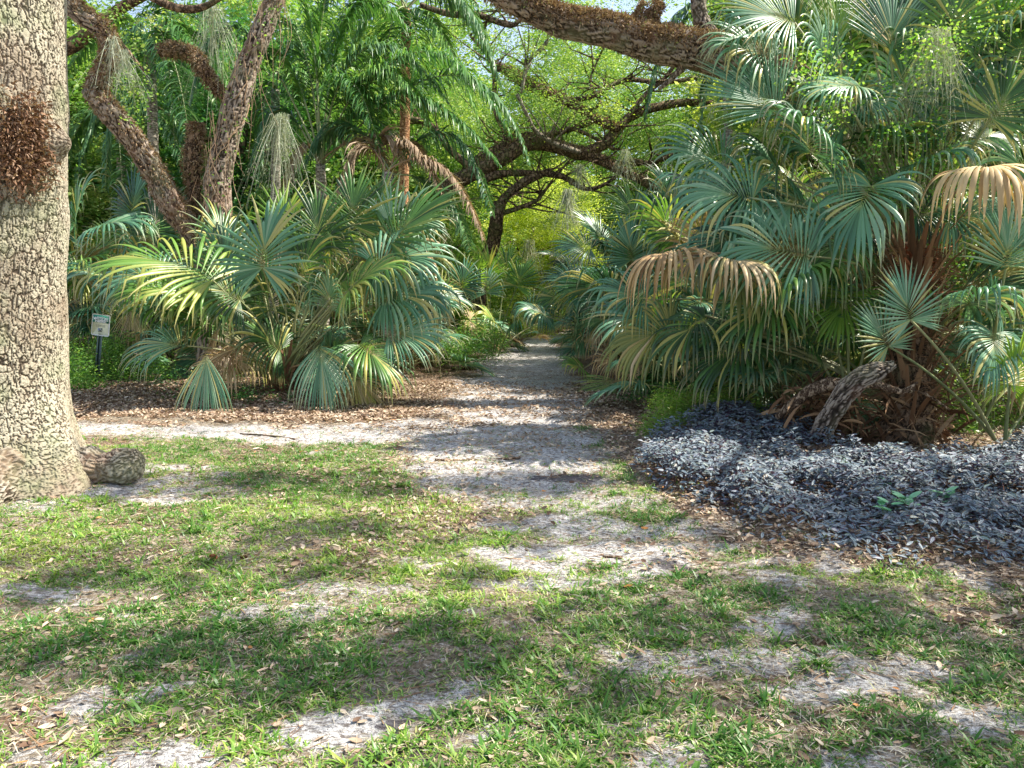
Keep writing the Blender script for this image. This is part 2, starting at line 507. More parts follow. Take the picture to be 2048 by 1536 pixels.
# ------------------------------------------------------------------ ground sheet
def build_ground():
    xs = np.concatenate([-np.geomspace(900, 13, 16), np.arange(-12.4, -6, .12), np.arange(-6, 6.6, .05), np.arange(6.6, 12.5, .12), np.geomspace(13, 900, 16)])
    ys = np.concatenate([-np.geomspace(900, 2, 12), np.arange(-1.5, 2, .25), np.arange(2, 12, .05), np.arange(12, 32, .1), np.arange(32, 60, 1.), np.geomspace(62, 1600, 16)])
    X, Y = np.meshgrid(xs, ys)
    x, y = X.ravel(), Y.ravel()
    z = height(x, y)
    s, l, g, d = masks(x, y)
    nx, ny = len(xs), len(ys)
    i = np.arange((ny - 1) * (nx - 1))
    r, c = i // (nx - 1), i % (nx - 1)
    b = r * nx + c
    Q = np.stack([b, b + 1, b + nx + 1, b + nx], -1)
    mb = MB()
    mb.add(np.stack([x, y, z], -1), Q, u=s, t=l, v=d)
    m, nt, out = newmat('ground_soil')
    u, t, v = attr3(nt)
    tc = N(nt, 'ShaderNodeTexCoord')
    def noise(scale, det=6.0, ro=.6, vec=None):
        n = N(nt, 'ShaderNodeTexNoise', i_Scale=float(scale), i_Detail=det, i_Roughness=ro)
        nt.links.new(vec or tc.outputs['Object'], n.inputs['Vector'])
        return n.outputs[0]
    mp = N(nt, 'ShaderNodeMapping'); mp.inputs['Scale'].default_value = (1, 2.2, 1)
    nt.links.new(tc.outputs['Object'], mp.inputs[0])
    nA, nB, nC, nD = noise(7), noise(38, 8.0, .7), noise(160, 4.0), noise(14, 8.0, .72, mp.outputs[0])
    sandc = ramp(nt, nB, [(.34, (.32, .30, .29)), (.44, (.68, .655, .64)), (.56, (.87, .84, .81)), (.75, (.90, .87, .83))])
    sandc = mixc(nt, ramp(nt, nC, [(.36, (1, 1, 1)), (.43, (0, 0, 0))]), sandc, (.07, .065, .085))
    litc = ramp(nt, nB, [(.3, (.05, .03, .022)), (.5, (.20, .13, .085)), (.68, (.38, .27, .19))])
    soil = ramp(nt, nB, [(.32, (.07, .055, .035)), (.5, (.27, .21, .14)), (.68, (.58, .50, .40))])
    def thr(a, n, k, lo, hi):
        f = math_(nt, 'ADD', a, math_(nt, 'MULTIPLY', math_(nt, 'SUBTRACT', n, .5), k))
        return ramp(nt, f, [(lo, (0, 0, 0)), (hi, (1, 1, 1))])
    nE = noise(24, 9.0, .75, mp.outputs[0])
    nF = noise(70, 5.0, .7, mp.outputs[0])
    sandc = mixc(nt, math_(nt, 'MULTIPLY', ramp(nt, nE, [(.47, (0, 0, 0)), (.58, (1, 1, 1))]), .85), sandc, (.13, .10, .085))
    c = mixc(nt, thr(t, nA, 1.3, .35, .6), soil, litc)
    cs = math_(nt, 'ADD', math_(nt, 'MULTIPLY', math_(nt, 'SUBTRACT', nD, .5), 3.2), math_(nt, 'MULTIPLY', math_(nt, 'SUBTRACT', nF, .5), 2.2))
    c = mixc(nt, ramp(nt, math_(nt, 'ADD', u, cs), [(.1, (0, 0, 0)), (.85, (1, 1, 1))]), c, sandc)
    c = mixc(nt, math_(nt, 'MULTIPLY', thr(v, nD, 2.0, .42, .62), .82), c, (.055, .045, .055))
    b = N(nt, 'ShaderNodeBsdfPrincipled'); b.inputs['Roughness'].default_value = .95
    b.inputs['Specular IOR Level'].default_value = .1
    nt.links.new(c, b.inputs['Base Color'])
    bp = N(nt, 'ShaderNodeBump', i_Strength=.9, i_Distance=.03)
    nt.links.new(math_(nt, 'ADD', nB, math_(nt, 'MULTIPLY', nD, 1.5)), bp.inputs['Height'])
    nt.links.new(bp.outputs[0], b.inputs['Normal'])
    nt.links.new(b.outputs[0], out.inputs[0])
    tag(part('ground', mb, m), kind='structure')


build_ground()


# ------------------------------------------------------------------ strips (blades, leaflets) -- vectorised
def strips(mb, O, D, NN, Lg, Wd, K=3, droop=0.0, prof=None, v=0.0, m=0, cols=2, pleat=0.0, power=1.0, grav=None, kink=None, bow=None):
    """n ribbons: origins O, directions D, normals NN, lengths, half widths. prof(s) -> relative half width"""
    n = len(O)
    O = np.array(O, float); d = nrm(np.array(D, float)); nn = np.array(NN, float)
    nn = nrm(nn - d * (nn * d).sum(-1, keepdims=True))
    Lg = np.broadcast_to(np.asarray(Lg, float), (n,)); Wd = np.broadcast_to(np.asarray(Wd, float), (n,))
    droop = np.broadcast_to(np.asarray(droop, float), (n,))
    g = np.array([0, 0, -1.]) if grav is None else grav
    pos = O.copy()
    VV = []
    S = np.linspace(0, 1, K + 1)
    for k, s in enumerate(S):
        w = Wd * (prof(s) if prof else math.sin(PI * min(1, .12 + s * .88)) ** .8)
        side = np.cross(d, nn)
        a = pos - side * w[:, None]; b = pos + side * w[:, None]
        if cols == 3:
            VV.append(np.stack([a, pos + nn * (pleat * w)[:, None], b], 1))
        else:
            VV.append(np.stack([a, b], 1))
        if k < K:
            pos = pos + d * (Lg / K)[:, None]
            st = droop * ((s + 1 / K) ** power) / K
            if kink is not None:
                st = st + np.where(kink == k, 2.2, 0)
            d = nrm(d + g * st[:, None])
            nn = nn - d * (nn * d).sum(-1, keepdims=True)
            nn = nrm(nn + 1e-6)
    V = np.stack(VV, 1)            # n, K+1, cols, 3
    idx = np.arange(n * (K + 1) * cols).reshape(n, K + 1, cols)
    Q = []
    for c in range(cols - 1):
        Q.append(np.stack([idx[:, :-1, c], idx[:, :-1, c + 1], idx[:, 1:, c + 1], idx[:, 1:, c]], -1).reshape(-1, 4))
    Q = np.concatenate(Q)
    u = np.broadcast_to(np.linspace(0, 1, cols)[None, None, :], (n, K + 1, cols)).ravel()
    t = np.broadcast_to(S[None, :, None], (n, K + 1, cols)).ravel()
    vv = np.broadcast_to(np.asarray(v, float).reshape(-1, 1, 1) if not np.isscalar(v) else v, (n, K + 1, cols)).ravel()
    mb.add(V.reshape(-1, 3), Q, u, t, vv, m)


def rdir(n, zlo=-1., zhi=1.):
    z = R.uniform(zlo, zhi, n); a = R.uniform(0, 2 * PI, n); r = np.sqrt(np.maximum(0, 1 - z * z))
    return np.stack([r * np.cos(a), r * np.sin(a), z], -1)


def leaves(mb, C, size, v, m=0, zlo=-.6, zhi=.6, asp=.45, nz=.6, curl=.25):
    """diamond leaves at C"""
    n = len(C)
    d = rdir(n, zlo, zhi)
    nn = rdir(n) + np.array([0, 0, nz])
    nn = nrm(nn - d * (nn * d).sum(-1, keepdims=True))
    s = np.cross(d, nn)
    L = np.broadcast_to(size, (n,))[:, None]
    a = C; b = C + d * L * .5 - s * L * asp * .5 + nn * L * curl * .3; c = C + d * L; e = C + d * L * .5 + s * L * asp * .5 + nn * L * curl * .3
    V = np.stack([a, b, c, e], 1).reshape(-1, 3)
    Q = np.arange(n * 4).reshape(n, 4)
    mb.add(V, Q, u=np.tile([.5, 0, .5, 1], n), t=np.tile([0, .5, 1, .5], n), v=np.repeat(v, 4), m=m)


# ------------------------------------------------------------------ grass / litter / cover
def scatter(n, x0, x1, y0, y1, bias=1.0):
    x = R.uniform(x0, x1, n); y = y0 + (y1 - y0) * R.random(n) ** bias
    k = np.abs(x) < .72 * y + .9
    return x[k], y[k]


def build_grass():
    mb = MB()
    x, y = scatter(125000, -7, 7, 1.9, 9.4, 1.3)
    s, l, g, d = masks(x, y)
    k = R.random(len(x)) < g * 1.1 + .04
    x, y, gg = x[k], y[k], g[k]
    nb = 9
    n = len(x)
    big = (R.random(n) < .12) * sstep(.2, .6, gg)
    X = np.repeat(x, nb) + R.normal(0, .014, n * nb); Y = np.repeat(y, nb) + R.normal(0, .014, n * nb)
    Z = height(X, Y) - .004
    az = R.uniform(0, 2 * PI, n * nb); el = R.uniform(.05, 1.0, n * nb)
    D = np.stack([np.cos(az) * np.cos(el), np.sin(az) * np.cos(el), np.sin(el)], -1)
    bigr = np.repeat(big, nb)
    Lg = R.uniform(.018, .055, n * nb) * (1 + 1.0 * bigr) * np.repeat(R.uniform(.6, 1.25, n), nb)
    W = R.uniform(.0019, .0042, n * nb) * (1 + .9 * bigr)
    q = np.stack([X * .9, Y * .9, X * 0], -1)
    dry = fbm(q, 3, 44)
    v = np.clip(R.normal(.32, .18, n * nb) + (dry - .5) * 1.3 - .15 * bigr, 0, .8)
    v = np.where(R.random(n * nb) < .14 * (1 - bigr), R.uniform(.85, 1, n * nb), v)
    NN = np.stack([-np.cos(az) * np.sin(el), -np.sin(az) * np.sin(el), np.cos(el)], -1)
    strips(mb, np.stack([X, Y, Z], -1), D, NN, Lg, W, K=3, droop=R.uniform(.6, 3.0, n * nb), prof=lambda s: (1 - s ** 2.2) * (.55 + .9 * min(s * 2, .5)) + .02, v=v)
    tag(part('grass', mb, M['grass']), 'short patchy green grass over the sandy clearing in front', 'grass', kind='stuff')
    # dry thatch straw
    mb = MB()
    x, y = scatter(330000, -7.5, 7.5, 1.9, 10.2, 1.3)
    s, l, g, d = masks(x, y)
    k = R.random(len(x)) < np.clip(.06 + .75 * l + .45 * g + .05 * s, 0, 1) * .8
    x, y = x[k], y[k]; n = len(x)
    D = rdir(n, -.05, .22)
    strips(mb, np.stack([x, y, height(x, y) + R.uniform(.002, .014, n)], -1), D, rdir(n) * .3 + [0, 0, 1], R.uniform(.015, .075, n), R.uniform(.0008, .0022, n), K=2, droop=.5, v=R.random(n) ** .8)
    tag(part('dry_straw', mb, M['thatch']), 'pale dead grass straw scattered over the ground', 'straw', kind='stuff')


def build_litter():
    mb = MB()
    x, y = scatter(330000, -9, 9, 1.9, 17, 1.3)
    s, l, g, d = masks(x, y)
    pr = np.clip(.13 + .8 * l + .3 * g - .03 * s, .04, 1) * np.where(y > 9.5, .8, .36)
    k = R.random(len(x)) < pr * .52
    x, y = x[k], y[k]; n = len(x)
    D = rdir(n, -.08, .28)
    L = R.uniform(.02, .055, n) * np.where(R.random(n) < .05, 1.5, 1)
    v = np.clip(R.beta(2, 1.8, n) + np.where(y > 9.3, R.uniform(-.35, .3, n), R.uniform(-.1, .25, n)), 0, .95)
    v = np.where(R.random(n) < .012, 1., v)
    NN = rdir(n) * .45 + [0, 0, 1]
    strips(mb, np.stack([x, y, height(x, y) + R.uniform(.002, .016, n)], -1), D, NN, L, L * R.uniform(.15, .26, n), K=3, droop=R.uniform(-.8, .9, n), v=v, cols=3, pleat=-.35)
    x = R.uniform(-7.5, 3.2, 150000); y = R.uniform(9.3, 14.5, 150000)
    s, l, g, d = masks(x, y)
    k = R.random(len(x)) < np.clip(l - .1 * s, 0, 1) * .55
    x, y = x[k], y[k]; n = len(x)
    L = R.uniform(.03, .07, n)
    strips(mb, np.stack([x, y, height(x, y) + R.uniform(.004, .03, n)], -1), rdir(n, -.1, .5), rdir(n) * .7 + [0, -.2, 1], L, L * R.uniform(.18, .28, n), K=3, droop=R.uniform(-.8, .9, n), v=R.beta(1.2, 1.2, n) * .95, cols=3, pleat=-.35)
    x, y = scatter(60000, -2, 9, 3.5, 9.6, 1.)
    s, l, g, d = masks(x, y)
    k = R.random(len(x)) < np.clip(l, 0, 1) * .5
    x, y = x[k], y[k]; n = len(x)
    L = R.uniform(.025, .06, n)
    strips(mb, np.stack([x, y, height(x, y) + R.uniform(.004, .03, n)], -1), rdir(n, -.1, .5), rdir(n) * .7 + [0, -.2, 1], L, L * R.uniform(.18, .28, n), K=3, droop=R.uniform(-.8, .9, n), v=R.beta(1.4, 1.4, n) * .95, cols=3, pleat=-.35)
    tag(part('leaf_litter', mb, M['litter']), 'brown fallen oak leaves carpeting the ground', 'leaf litter', kind='stuff')
    # small dark twigs and bark crumbs
    mb = MB()
    x, y = scatter(26000, -8, 8, 1.9, 26, 1.0)
    n = len(x)
    strips(mb, np.stack([x, y, height(x, y) + .006], -1), rdir(n, -.05, .12), [[0, 0, 1]] * n, R.uniform(.02, .16, n) * R.uniform(.4, 1, n), R.uniform(.0012, .003, n), K=3, droop=R.uniform(-.3, .3, n), v=R.random(n), cols=3, pleat=1., prof=lambda s: 1.)
    tag(part('twig_litter', mb, M['boot']), 'small dark twigs and bark crumbs strewn on the sand', 'twigs', kind='stuff')


def build_cover():
    mb = MB()
    x = R.uniform(.9, 9.5, 230000); y = R.uniform(3.6, 10.6, 230000)
    c = cover_in(x, y)
    c = c + (fbm(np.stack([x, y, x * 0], -1) * 5, 3, 23) - .5) * .5
    q = np.stack([x, y, x * 0], -1)
    hole = fbm(q * 1.6 + 2, 3, 19)
    bald = np.exp(-(((x - 3.05) / .55) ** 2 + ((y - 7.6) / .35) ** 2))
    k = (c > 0) & (R.random(len(x)) < np.clip(.05 + c * 1.0, 0, 1) * np.clip(1.45 - bald * 1.4 - sstep(.6, .72, hole) * .9, .05, 1)) & (x < .75 * y + 1.2)
    x, y, c = x[k], y[k], c[k]; n = len(x)
    q = np.stack([x, y, x * 0], -1)
    hh = .02 + sstep(0, .5, c) * (.02 + .20 * sstep(.3, .7, fbm(q * 2.6, 3, 8)))
    z = height(x, y) + hh * R.uniform(.35, 1., n)
    D = rdir(n, -.55, .45)
    L = R.uniform(.035, .075, n)
    strips(mb, np.stack([x, y, z], -1), D, rdir(n) * .5 + [0, -.25, 1], L, L * R.uniform(.16, .22, n), K=4, prof=lambda s: (.35, 1., .95, .55, .03)[int(round(s * 4))], droop=R.uniform(.3, 1.4, n), v=R.random(n), cols=3, pleat=-.3)
    # u needs finer stripes: leaf is three columns, stripes come from interpolated u
    st = MB()
    idx = R.choice(n, 2600)
    strips(st, np.stack([x[idx], y[idx], height(x[idx], y[idx])], -1), rdir(2600, .3, .9), rdir(2600), R.uniform(.06, .16, 2600), .0022, K=3, droop=.8, v=R.random(2600) * .5, m=0)
    o = part('striped_ground_cover', mb, M['zebra'])
    tag(o, 'dense low carpet of dark purple leaves with silver stripes at right', 'ground cover', kind='stuff')
    tag(part('ground_cover_stems', st, M['boot_red']), 'brown trailing stems between the purple striped leaves', 'stems', kind='stuff')


build_grass()
build_litter()
build_cover()


# ------------------------------------------------------------------ tubes / wood
def spline(pts, n):
    """Catmull-Rom through rows of pts (x,y,z,r)"""
    p = np.asarray(pts, float)
    p = np.vstack([2 * p[0] - p[1], p, 2 * p[-1] - p[-2]])
    m = len(p) - 3
    t = np.linspace(0, m, n + 1); t[-1] = m - 1e-9
    i = t.astype(int); f = (t - i)[:, None]
    a, b, c, d = p[i], p[i + 1], p[i + 2], p[i + 3]
    return .5 * ((2 * b) + (c - a) * f + (2 * a - 5 * b + 4 * c - d) * f ** 2 + (3 * b - a - 3 * c + d) * f ** 3)


def tube(mb, pts, step=.12, seg=12, lump=.12, lscale=3., v=.5, m=0, cap=True, close=True, seed=1, smooth_in=True, bark=None, rough=.012, along=.4):
    p = np.asarray(pts, float)
    Ltot = np.linalg.norm(np.diff(p[:, :3], axis=0), axis=1).sum()
    n = max(3, int(Ltot / step))
    c = spline(p, n) if smooth_in else p
    pos, r = c[:, :3], np.maximum(c[:, 3], .0008)
    d = nrm(np.gradient(pos, axis=0))
    ref = np.array([0, 0, 1.]) if abs(d[0, 2]) < .8 else np.array([1., 0, 0])
    a = nrm(np.cross(d[0], ref))
    A = []
    for k in range(len(d)):
        a = nrm(a - d[k] * (a @ d[k])); A.append(a)
    A = np.array(A); B = np.cross(d, A)
    th = np.linspace(0, 2 * PI, seg, endpoint=False)
    dirs = A[:, None] * np.cos(th)[None, :, None] + B[:, None] * np.sin(th)[None, :, None]
    base = pos[:, None] + dirs * r[:, None, None]
    if lump:
        nz = fbm(base * lscale + seed * 7.3, 3, seed) - .5
        base = base + dirs * (nz * 2 * lump * r[:, None])[..., None]
    tt = 0.0
    if bark:
        sl_ = np.concatenate([[0], np.cumsum(np.linalg.norm(np.diff(pos, axis=0), axis=1))])
        q = np.stack([np.cos(th)[None] * r[:, None], np.sin(th)[None] * r[:, None], np.broadcast_to(sl_[:, None] * along, (len(pos), seg))], -1) * bark
        q = q + (fbm(base * 9 + seed, 3, 2)[..., None] - .5) * 2.0
        e, cr = vor(q, 4)
        pl = sstep(.03, .25, e)
        fine = fbm(base * 42, 3, 3)
        base = base + dirs * (rough * (pl + .6 * cr * pl + .9 * (fine - .5)))[..., None]
        tt = np.clip(pl * (.35 + .45 * cr + .5 * fine), 0, 1).ravel()
    V = base.reshape(-1, 3)
    rows = len(pos)
    idx = np.arange(rows * seg).reshape(rows, seg)
    nx = np.roll(idx, -1, 1)
    Q = np.stack([idx[:-1], nx[:-1], nx[1:], idx[1:]], -1).reshape(-1, 4)
    if cap:
        V = np.vstack([V, pos[:1], pos[-1:]])
        c0, c1 = rows * seg, rows * seg + 1
        e0 = np.stack([nx[0][::2], idx[0][::2], np.roll(idx[0], 1)[::2], np.full(len(idx[0][::2]), c0)], -1)
        e1 = np.stack([np.roll(idx[-1], 1)[::2], idx[-1][::2], nx[-1][::2], np.full(len(idx[-1][::2]), c1)], -1)
        Q = np.vstack([Q, e0, e1])
        if bark: tt = np.concatenate([tt, [.5, .5]])
    vv = v if np.isscalar(v) else .5
    mb.add(V, Q, u=0, t=tt if bark else .7, v=vv, m=m)
    return pos, r, dirs


wscale = .84


def PX(l, Y=None):
    """rows (px, py, Y, width_px) -> world rows (x,y,z,r)"""
    out = []
    for px, py, y, w in l:
        q = P(px, py, y)
        out.append((*q, w * y / F / 2 * wscale))
    return out


# ------------------------------------------------------------------ fan fronds
def fan(mb, H, A, Nn, L, n=46, spread=2.2, droop=1.2, split=.44, costa=.28, bend=.9, K=10, kinkp=.6, fold=.15, m=0, vb=.5, pleat=.85, cup=0.0, ragged=.16, power=1.6):
    H = np.asarray(H, float); A = nrm(np.asarray(A, float)); Nn = np.asarray(Nn, float)
    Nn = nrm(Nn - A * (A @ Nn)); S = np.cross(A, Nn)
    th = np.linspace(-spread, spread, n) + R.normal(0, .012, n)
    c = np.cos(th); s = np.sin(th)
    cc = np.clip(c, 0, 1) ** 1.5 * costa
    Ab = nrm(A[None] - Nn[None] * (bend * cc)[:, None])
    O = H + A * (cc * L)[:, None] * .95 - Nn * (bend * .5 * cc * cc * L)[:, None]
    D = Ab * c[:, None] + S * s[:, None] + Nn * (fold * np.abs(s) + cup)[:, None]
    Nb = Nn[None] + Ab * 0
    Lg = L * (.70 + .30 * np.clip(c, -.2, 1)) * (1 - cc * .55) * R.uniform(1 - ragged, 1.04, n)
    dth = 2 * spread / n
    W = Lg * split * dth * .60
    def prof(sx):
        if sx <= split:
            return .06 + .94 * (sx / split) ** .9
        q = (sx - split) / (1 - split)
        return max(.02, (1 - q ** 1.5))
    kk = np.where(R.random(n) < kinkp, R.integers(int(K * split), K, n), -1)
    v = np.clip(R.normal(vb, .2, n), 0, .93)
    v = np.where(R.random(n) < .09, 1., v)
    dr = (1.2 * droop + .6 * droop ** 2) * R.uniform(.5, 1.6, n)
    strips(mb, O, D, Nb, Lg, W, K=K, droop=dr, prof=prof, v=v, m=m, cols=3, pleat=pleat, power=power, kink=kk)


def petiole(mb, B, H, A, r0=.017, r1=.009, sag=.1, m=0, v=.5, out=None):
    B = np.asarray(B, float); H = np.asarray(H, float); A = nrm(np.asarray(A, float))
    Ln = np.linalg.norm(H - B)
    dirv = (H - B) / Ln
    C1 = B + dirv * Ln * .45 + np.array([0, 0, Ln * sag])
    rows = []
    for t in np.linspace(0, 1, 7):
        q = (1 - t) ** 2 * B + 2 * t * (1 - t) * C1 + t * t * H
        rows.append((*q, r0 + (r1 - r0) * t))
    tube(mb, rows, step=Ln / 9, seg=6, lump=0, v=v, m=m, cap=False)


KM = {'b': 'palm_blue', 'g': 'palm_green', 'y': 'palm_yellow', 'd': 'palm_dead', 'x': 'palm_dying'}


def hero_palm(name, label, cat, base, bY, fr, group=None, z0=None, crown=None, trunk=None, extra=.7):
    """fr: (px,py,Y, axis(dx,dz,dy), Lpx, kind, opts)"""
    bx, by = base
    bz = float(height(np.array([bx]), np.array([by]))[0])
    r = root(name, (bx, by, bz), label, cat, group)
    ex = []
    for f in fr:
        if R.random() < extra and f[0] > 400 and f[5] != 'd' and len(f) > 6:
            o2 = dict(f[6]); o2['vb'] = float(np.clip(o2.get('vb', .5) + R.normal(-.1, .2), .05, .9)); o2['droop'] = o2.get('droop', 1.3) * R.uniform(.9, 1.5); o2['n'] = 34
            a_ = np.array(f[3]) + R.normal(0, .35, 3)
            ex.append((f[0] + R.normal(0, 45), f[1] + R.normal(15, 35), f[2] + R.uniform(.2, .9), tuple(a_), f[4] * R.uniform(.7, .95), f[5] if R.random() < .6 else random.choice('gbgx'), o2))
    for f in list(fr) + ex:
        px, py, Y, ax, Lp, k = f[:6]
        op = dict(f[6]) if len(f) > 6 else {}
        H = P(px, py, Y)
        H[2] = max(H[2], .25)
        A = np.array([ax[0], ax[2], ax[1]], float)
        nv = op.pop('N', (R.normal(0, .55), .8 + R.normal(0, .25), -.7 + R.normal(0, .3)))     # (x, z, y)
        Nn = np.array([nv[0], nv[2], nv[1]], float)
        L = Lp * Y / F * 1.14
        src = op.pop('src', None)
        mb = MB()
        kw = dict(n=int(op.pop('n', 42)), spread=op.pop('spread', 2.1), droop=op.pop('droop', 1.3), vb=op.pop('vb', R.uniform(.3, .7)))
        kw.update(op)
        if k == 'd':
            kw.setdefault('pleat', .8); kw['power'] = 1.0; kw['ragged'] = .3
        fan(mb, H, A, Nn, L, **kw)
        o = part('frond', mb, M[KM[k]], r, smooth=False)
        if k in 'dx':
            o['label'] = 'dead brown hanging frond' if k == 'd' else 'half withered yellow brown frond'
        pb = MB()
        if crown is not None:
            s0 = np.asarray(crown) + rdir(1)[0] * .1
        else:
            s0 = np.array([bx, by, bz]) + np.array([R.normal(0, .09), R.normal(0, .09), R.uniform(.05, .3)])
        if src is not None:
            s0 = P(*src)
        petiole(pb, s0, H, A, sag=.12 if k not in 'd' else .2, v=R.random(), r0=.02, r1=.011)
        q = part('petiole', pb, M['petiole_dead' if k == 'd' else 'petiole'], o)
    return r


def boots(r, c0, c1, n, rad, Lb=.35, seed=0):
    """old leaf bases (boots) round a palm trunk"""
    mb = MB()
    c0 = np.asarray(c0, float); c1 = np.asarray(c1, float)
    t = np.linspace(0, 1, n) ** .9
    a = np.arange(n) * 2.4 + seed
    O = c0 + (c1 - c0) * t[:, None] + np.stack([np.cos(a), np.sin(a), a * 0], -1) * rad * .7
    D = np.stack([np.cos(a), np.sin(a), R.uniform(.9, 2.4, n)], -1)
    NN = np.stack([-np.cos(a), -np.sin(a), np.ones(n) * .5], -1)
    strips(mb, O, D, NN, R.uniform(.5, 1.2, n) * Lb, R.uniform(.018, .04, n), K=4, droop=R.uniform(-.3, 1.2, n), v=R.random(n), cols=3, pleat=-.6, prof=lambda s: 1.15 - .7 * s)
    # fibre
    k = n * 14
    a = R.uniform(0, 2 * PI, k); t = R.random(k)
    O = c0 + (c1 - c0) * t[:, None] + np.stack([np.cos(a), np.sin(a), a * 0], -1) * rad * .9
    strips(mb, O, rdir(k, -.8, .6) + np.stack([np.cos(a), np.sin(a), a * 0], -1) * .5, rdir(k), R.uniform(.08, .4, k), R.uniform(.0015, .006, k), K=3, droop=R.uniform(.5, 3, k), v=R.random(k))
    part('leaf_bases', mb, M['boot'], r, smooth=False)


# random bushy palmetto as a prototype (around the origin, seen from anywhere)
def proto_palmetto(name, nf, L, plen, kinds, trunkh=.15, n=34, K=7, droop=1.3):
    r = root(name, (0, 0, 0))
    for i in range(nf):
        az = i * 2.39996 + R.uniform(-.3, .3)
        el = math.radians(R.uniform(8, 82)) if i > 2 else math.radians(R.uniform(70, 88))
        pl = plen * R.uniform(.65, 1.15)
        dv = np.array([math.cos(az) * math.cos(el), math.sin(az) * math.cos(el), math.sin(el)])
        B = np.array([0, 0, trunkh])
        H = B + dv * pl + np.array([0, 0, -.12 * pl * (1 - math.sin(el))])
        H[2] = max(H[2], .22)
        A = nrm(dv * np.array([1, 1, .75]) + np.array([0, 0, -.25]))
        up = np.array([0, 0, 1.]) if el < 1.2 else -np.array([math.cos(az), math.sin(az), 0])
        Nn = up + R.normal(0, .35, 3)
        k = kinds[int(R.integers(len(kinds)))] if el > .45 else random.choice(kinds + 'd')
        mb = MB()
        fan(mb, H, A, Nn, L * R.uniform(.75, 1.1), n=n, K=K, droop=droop * R.uniform(.6, 1.5), spread=R.uniform(1.8, 2.4), vb=R.uniform(.25, .75), kinkp=.3)
        petiole(mb, B, H, A, m=1, v=R.random())
        part('frond', mb, [M[KM[k]], M['petiole']], r, smooth=False)
    boots(r, (0, 0, 0), (0, 0, trunkh + .12), 14, .1, .3)
    return r


# ------------------------------------------------------------------ feather fronds
def feather(mb, p0, pk, p1, n=110, Ll=.7, droop=3.4, w=.018, vb=.5, m=0, mr=1, start=.2, up=.4):
    """rachis from p0 over pk to p1"""
    p0, pk, p1 = (np.asarray(a, float) for a in (p0, pk, p1))
    C = pk * 2 - (p0 + p1) * .5
    t = np.linspace(0, 1, 24)[:, None]
    rc = (1 - t) ** 2 * p0 + 2 * t * (1 - t) * C + t * t * p1
    rr = np.interp(t[:, 0], [0, 1], [.022, .004])
    tube(mb, np.hstack([rc, rr[:, None]]), step=.2, seg=5, lump=0, m=mr, v=.5, cap=False)
    tt = np.repeat(np.linspace(start, .995, n), 2) + R.normal(0, .004, 2 * n)
    tt = np.clip(tt, 0, 1)[:, None]
    O = (1 - tt) ** 2 * p0 + 2 * tt * (1 - tt) * C + tt * tt * p1
    T = nrm(2 * (1 - tt) * (C - p0) + 2 * tt * (p1 - C))
    side = np.cross(T, np.array([0, 0, 1.])); side = nrm(side + 1e-5)
    sg = np.tile([1., -1.], n)[:, None]
    D = side * sg + T * .55 + np.array([0, 0, 1.]) * R.uniform(-.3, up, (2 * n, 1)) + R.normal(0, .12, (2 * n, 3))
    Lg = Ll * np.sin(PI * np.clip(.18 + .8 * tt[:, 0], 0, 1)) ** .6 * R.uniform(.75, 1.1, 2 * n)
    strips(mb, O, D, np.array([[0, 0, 1.]]) + R.normal(0, .3, (2 * n, 3)), Lg, w * R.uniform(.7, 1.2, 2 * n), K=5, droop=droop * R.uniform(.6, 1.4, 2 * n), v=np.clip(R.normal(vb, .2, 2 * n), 0, 1), m=m, power=.8,
           prof=lambda s: max(.05, 1 - s ** 2.5))


def queen(label, base, top, r0, fr, mat='queen', bark='bark_palm', group=None, cat='palm tree', name='queen_palm'):
    """fr: list of (peak px,py,Y, end px,py,Y, kind)"""
    rr = root(name, (base[0], base[1], 0), label, cat, group)
    mb = MB()
    b = np.array([base[0], base[1], -.05]); t = np.asarray(top, float)
    q = [(*(b + (t - b) * s + np.array([math.sin(s * 3) * .05, 0, 0])), r0 * (1.25 - .35 * s)) for s in np.linspace(0, 1, 6)]
    tube(mb, q, step=.15, seg=14, lump=.05, seed=3)
    part('trunk', mb, M[bark], rr)
    for f in fr:
        k = f[6] if len(f) > 6 else 'q'
        op = f[7] if len(f) > 7 else {}
        mb = MB()
        feather(mb, t + rdir(1)[0] * .06, P(*f[0:3]), P(*f[3:6]), vb=R.uniform(.3, .7), **op)
        mt = {'q': M[mat], 'k': M['queen_dark'], 'd': M['queen_dead']}[k]
        o = part('frond', mb, [mt, M['petiole_dead' if k == 'd' else 'petiole']], rr, smooth=False)
        if k == 'd': o['label'] = 'dead tan drooping feather frond'
    return rr


